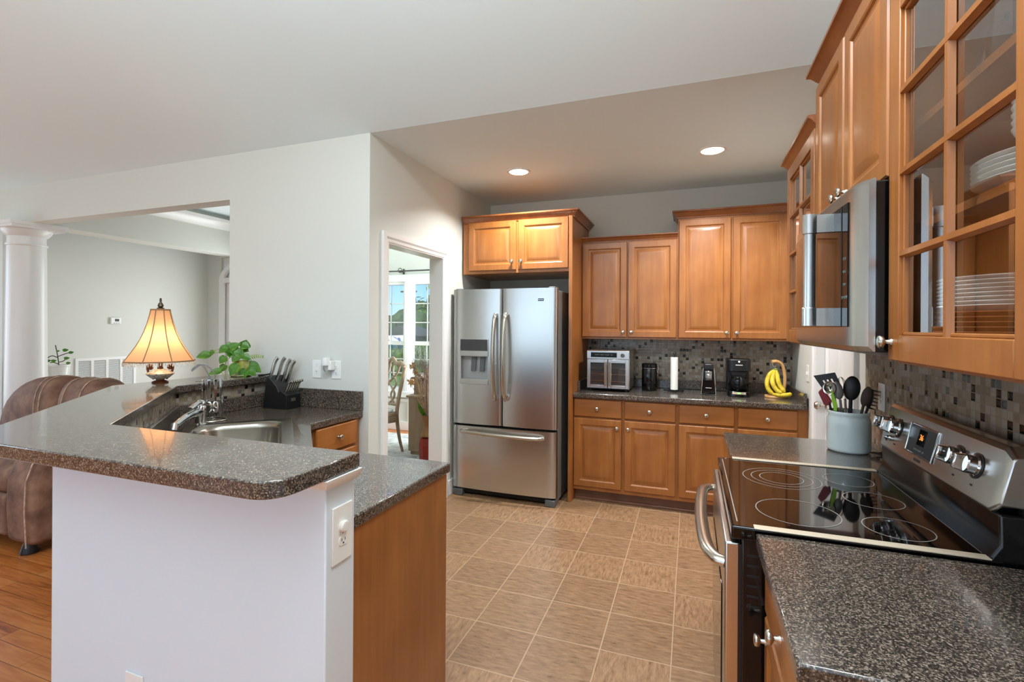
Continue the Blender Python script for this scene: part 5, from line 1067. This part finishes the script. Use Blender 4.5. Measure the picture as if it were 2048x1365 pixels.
# ------------------------------------------------------------------ dining room seen through the doorway
b = B(); b.box(-4.55, -2.2, 4.36, 5.75, 0, .008); tag(b.build('area_rug', 'rug_pile'), 'mottled pale grey rug on the dining room floor', 'rug')
t = thing('curtain_rod', 'dark metal curtain rod above the dining window', 'curtain rod', (-3.8, 5.9, 2.23)); b = B(); b.tube([(-4.55, 5.90, 2.24), (-3.0, 5.90, 2.24)], .010, 12); b.build('rod', 'cord_metal', t)
b = B()
for x in (-3.83, -4.5, -3.05): b.box(x-.006, x+.006, 5.90, 5.995, 2.225, 2.24); b.box(x-.012, x+.012, 5.988, 6.0, 2.19, 2.28)
b.tube([(-3.83+.03*math.cos(k), 5.90, 2.25+.03*math.sin(k)) for k in [2*PI*i/16 for i in range(16)]], .005, 6, closed=True); b.build('bracket', 'cord_metal', t)
def chair(loc, rot, label):
    t = thing('dining_chair', label, 'chair', (0, 0, 0), 'carved dining chairs')
    b = B(); b.prism(rounded([(-.26, -.24), (.26, -.24), (.23, .24), (-.23, .24)], {0, 1}, .05), .43, .47); b.build('seat', 'pale_wood', t, bevel=.008)
    b = B(); b.prism(rounded([(-.24, -.22), (.24, -.22), (.21, .20), (-.21, .20)], {0, 1, 2, 3}, .06), .468, .51); b.build('seat_pad', 'rug_pile', t, bevel=.015, seg=3)
    b = B(); b.box(-.23, .23, -.225, -.2, .36, .43); b.box(-.21, .21, .2, .225, .36, .43); b.box(-.24, -.215, -.2, .2, .36, .43); b.box(.215, .24, -.2, .2, .36, .43); b.build('apron', 'pale_wood', t)
    for s in (-1, 1):
        b = B(); P = ease([(s*.22, .30, .0), (s*.215, .255, .18), (s*.21, .225, .42), (s*.215, .24, .60), (s*.235, .275, .82), (s*.245, .31, .98)], 5); b.tube(P, [.018+.007*min(1, i/10) for i in range(len(P))], 8, flat=.8); b.build('rear_leg', 'pale_wood', t, ang=60)
        b = B(); P = ease([(s*.235, -.25, 0), (s*.215, -.215, .10), (s*.205, -.195, .25), (s*.235, -.225, .42)], 5); b.tube(P, [.024-.008*math.sin(PI*i/(len(P)-1)) for i in range(len(P))], 10); b.build('front_leg', 'pale_wood', t, ang=60)
    b = B(); P = ease([(-.245, .31, .985), (-.16, .315, 1.03), (-.08, .318, 1.02), (0, .318, 1.075), (.08, .318, 1.02), (.16, .315, 1.03), (.245, .31, .985)], 5); b.tube(P, .027, 10, flat=.7); b.build('crest_rail', 'pale_wood', t, ang=60)
    b = B()
    for s in (-1, 1):
        b.tube(ease([(s*.05, .238, .55), (s*.13, .25, .66), (s*.02, .268, .78), (-s*.12, .288, .90), (-s*.15, .31, 1.0)], 5), .013, 8); b.tube(ease([(s*.14, .24, .55), (s*.06, .25, .66), (s*.14, .268, .79), (s*.05, .288, .9), (s*.03, .312, 1.01)], 5), .012, 8)
    b.tube([(-.21, .235, .55), (.21, .235, .55)], .017, 8); b.build('back_splat', 'pale_wood', t, ang=60)
    t.location = loc; t.rotation_euler = (0, 0, rot); WL[t] = V(loc); return t
c1 = chair((-3.46, 4.72, .008), math.radians(-20), 'carved wooden dining chair just inside the doorway')
c2 = dup(c1, (-4.15, 5.22, .008), math.radians(-20), 'second carved dining chair, mostly behind the first')
t = thing('buffet', 'weathered pale wood buffet inside the dining room', 'buffet', (-2.6, 5.05, 0))
b = B(); b.box(-3.02, -2.12, 4.84, 5.28, .05, .66); b.build('carcass', 'pale_wood', t, bevel=.004)
b = B(); b.box(-3.04, -2.10, 4.815, 5.30, .66, .685); b.build('ledge', 'pale_wood', t, bevel=.006)
b = B(); b.box(-3.0, -2.14, 4.92, 5.27, .685, .86); b.build('upper_tier', 'pale_wood', t, bevel=.004)
b = B(); b.box(-3.03, -2.11, 4.90, 5.29, .86, .885); b.build('top', 'pale_wood', t, bevel=.006)
FBf = frame((0, 4.84, 0), (1, 0, 0), (0, -1, 0))
for a0, a1 in ((-2.87, -2.52), (-2.48, -2.14)): b = B(); rings_panel(b, (lambda a0: lambda a, z, c: FBf(a0+a, .10+z, c))(a0), a1-a0, .52, [(0, .01), (.05, .014), (.06, .008), (.09, .008), (.11, .013)]); b.build('door', 'pale_wood', t)
b = B(); b.box(-3.0, -2.14, 4.86, 5.26, 0, .05); b.build('plinth', 'pale_wood', t)
t = thing('silver_dish', 'small silver dish on the edge of the buffet', 'dish', (-2.97, 4.98, .885)); B().lathe([(0, 0), (.03, 0), (.02, .01), (.06, .03), (.065, .04), (0, .03)], (-2.95, 4.98, .885), 24).build('bowl', 'nickel', t)
vx, vy = -2.66, 4.64
t = thing('floor_vase', 'tall red and gold floor vase in front of the buffet', 'vase', (vx, vy, 0))
B().lathe([(0, 0), (.07, 0), (.085, .03), (.09, .2), (.075, .27), (.04, .285)], (vx, vy, 0), 8).build('body', 'red_lacquer', t, flat=True)
B().lathe([(.04, .285), (.07, .29), (.06, .33), (.04, .39), (.038, .42), (.055, .48), (.075, .515), (.07, .515), (.04, .45), (.03, .40)], (vx, vy, 0), 28, caps=False).build('neck', 'gold_paint', t)
t = thing('dried_flowers', 'dried grasses and flowers standing in the floor vase', 'dried flowers', (vx, vy, .42))
b = B(); tips = []
for k in range(70):
    a = random.uniform(0, 2*PI); r = random.uniform(.02, .17); h = random.uniform(.85, 1.12)
    p = V((vx+r*math.cos(a), vy+r*math.sin(a)*.8, h)); tips.append(p); b.tube([(vx+.02*math.cos(a), vy+.02*math.sin(a), .42), V((vx, vy, .42)).lerp(p, .5)+V((.01*math.cos(a), .01*math.sin(a), 0)), p], .0022, 5)
o = b.build('stems', 'dried_stem', t); o['kind'] = 'stuff'
b = B()
for p in tips[:34]:
    for q in range(14): d = V((random.gauss(0, .02), random.gauss(0, .02), random.uniform(-.05, .09))); b.tube([p+d*.2, p+d], .0016, 4)
o = b.build('seed_plumes', 'dried_mauve', t); o['kind'] = 'stuff'
b = B()
for k in range(30):
    a = random.uniform(0, 2*PI); r = random.uniform(.02, .13); p0 = V((vx-.05+r*math.cos(a)*.5, vy, 1.0)); p1 = V((vx-.06+r*math.cos(a), vy+r*math.sin(a), random.uniform(1.1, 1.28)))
    b.tube([p0, p1], .0013, 4)
    for q in range(5): pp = p0.lerp(p1, random.uniform(.3, 1)); b.tube([pp, pp+V((random.gauss(0, .02), random.gauss(0, .02), .02))], .0011, 4)
o = b.build('grey_sprays', 'dried_grey', t); o['kind'] = 'stuff'
for dx, dy, z, s in ((-.15, -.05, 1.04, .042), (-.19, -.03, .86, .045), (-.10, -.08, .98, .035)):
    b = B(); c = V((vx+dx, vy+dy, z)); b.ball(c, s*.5)
    for k in range(24): d = V((random.gauss(0, 1), random.gauss(0, 1), random.gauss(0, 1))).normalized()*s; leafmesh(b, c+d*.25, d, V((0, -1, .3)), s*1.0, s*.35)
    b.tube([(vx, vy, .45), c], .003, 5); b.build('flower_head', 'dried_bloom', t)
for z0, dx in ((.62, -.07),): b = B(); leafmesh(b, (vx-.02, vy-.03, z0-.1), (dx*1.4, -.1, .22), (0, -1, .2), .16, .05); b.build('leaf', 'leaf', t)
# ------------------------------------------------------------------ outside the dining window
st(B().box(-60, 30, 6.2, 90, -.6, -.5), 'ground', 'lawn')
def blob(b, c, rx, ry, rz, n=18, m=12, k=.16):
    ph = [random.uniform(0, 6) for _ in range(6)]
    L = []
    for j in range(m+1):
        t_ = max(min(-PI/2+PI*j/m, PI/2-.03), -PI/2+.03); R_ = []
        for i in range(n):
            a = 2*PI*i/n; w_ = 1+k*(math.sin(3*a+ph[0]+2*t_)+math.sin(5*a-ph[1]+3*t_)*.6+math.sin(7*t_+ph[2]+4*a)*.5)
            R_.append((c[0]+rx*w_*math.cos(t_)*math.cos(a), c[1]+ry*w_*math.cos(t_)*math.sin(a), c[2]+rz*w_*math.sin(t_)))
        L.append(R_)
    return b.loft(L)
b = B()
for k in range(26): blob(b, (-24+k*.9, 17+.4*math.sin(k), -.2), .85, .8, .75+.1*math.sin(k*1.7), k=.2)
o = tag(b.build('hedge', 'hedge_leaf', ang=80), 'long green hedge across the yard outside the dining window', 'hedge'); o['kind'] = 'stuff'
b = B()
for k in range(40): blob(b, (-92+k*3.0+random.uniform(-1, 1), 74+random.uniform(-3, 3), .5+1.9*math.sin(k*.35+1)), 3.2, 3, 3.6+random.uniform(-.6, .8), k=.2)
o = tag(b.build('hillside_woods', 'forest', ang=80), 'dark wooded hillside on the horizon outside', 'woods'); o['kind'] = 'stuff'
t = thing('shed', 'small teal gabled shed with pale roof beyond the hedge', 'shed', (-20.6, 31, -.5))
b = B(); b.loft([[(-21.1, y, -.5), (-20.1, y, -.5), (-20.1, y, .36), (-20.6, y, .70), (-21.1, y, .36)] for y in (30, 32)]); b.build('wall', 'teal_siding', t)
b = B()
for s in (-1, 1): b.hexa([(-20.6+s*x, y, z+dz) for dz in (0, .06) for y in (29.8, 32.2) for x, z in ((0, .72), (.62, .28))])
b.build('roof', 'roof_white', t)
t = thing('house', 'dark house with a steep roof behind the teal shed', 'house', (-32.5, 51, -.5)); b = B(); b.box(-35, -30, 50, 54, -.5, .3); b.build('wall', 'dark_siding', t)
b = B(); b.loft([[(-35.4, y, .3), (-29.6, y, .3), (-32.5, y, 1.5)] for y in (49.5, 54.5)]); b.build('roof', 'dark_siding', t)
t = thing('tree', 'leafy tree branch reaching across the dining window', 'tree', (-4.0, 9.2, -.5))
b = B(); tk = [(-3.7, 9.2, -.5), (-3.85, 9.15, 1.2), (-4.1, 9.1, 2.4), (-4.3, 9.1, 3.6)]; b.tube(ease(tk, 5), [.09-.003*i for i in range(16)], 10); brs = []
for p0, p1 in (((-3.9, 9.15, 1.3), (-5.35, 8.9, 1.95)), ((-4.0, 9.1, 1.9), (-5.2, 9.0, 2.5)), ((-4.1, 9.1, 2.4), (-5.1, 9.2, 3.0)), ((-3.8, 9.1, 1.1), (-5.0, 9.0, 1.45)), ((-4.2, 9.1, 2.9), (-3.4, 9.0, 3.6)), ((-4.0, 9.1, 2.0), (-3.2, 9.0, 2.7))):
    b.tube(ease([p0, V(p0).lerp(V(p1), .5)+V((0, 0, .06)), p1], 5), .016, 6); brs.append((V(p0), V(p1)))
b.build('trunk', 'bark', t)
b = B()
for p0, p1 in brs:
    for k in range(60):
        q = random.uniform(.35, 1.05); c = p0.lerp(p1, q)+V((random.gauss(0, .12), random.gauss(0, .12), random.gauss(0, .12)))
        leafmesh(b, c, (random.gauss(0, 1), random.gauss(0, 1), random.gauss(-.2, .6)), (random.gauss(0, .4), random.gauss(0, .4), 1), .12, .06)
o = b.build('foliage', 'leaf', t, ang=80); o['kind'] = 'stuff'
b = B(); b.tube([(-17.5, 28, -.5), (-17.5, 28, 4.2)], .10, 10); b.box(-18.1, -16.9, 27.95, 28.05, 3.7, 3.8); tag(b.build('utility_pole', 'bark'), 'thin utility pole against the sky outside', 'utility pole')
# deep eave of the porch outside
st(B().box(-6.5, -4.9, 6.13, 7.6, 2.35, 2.5), 'roof_eave', 'bark')
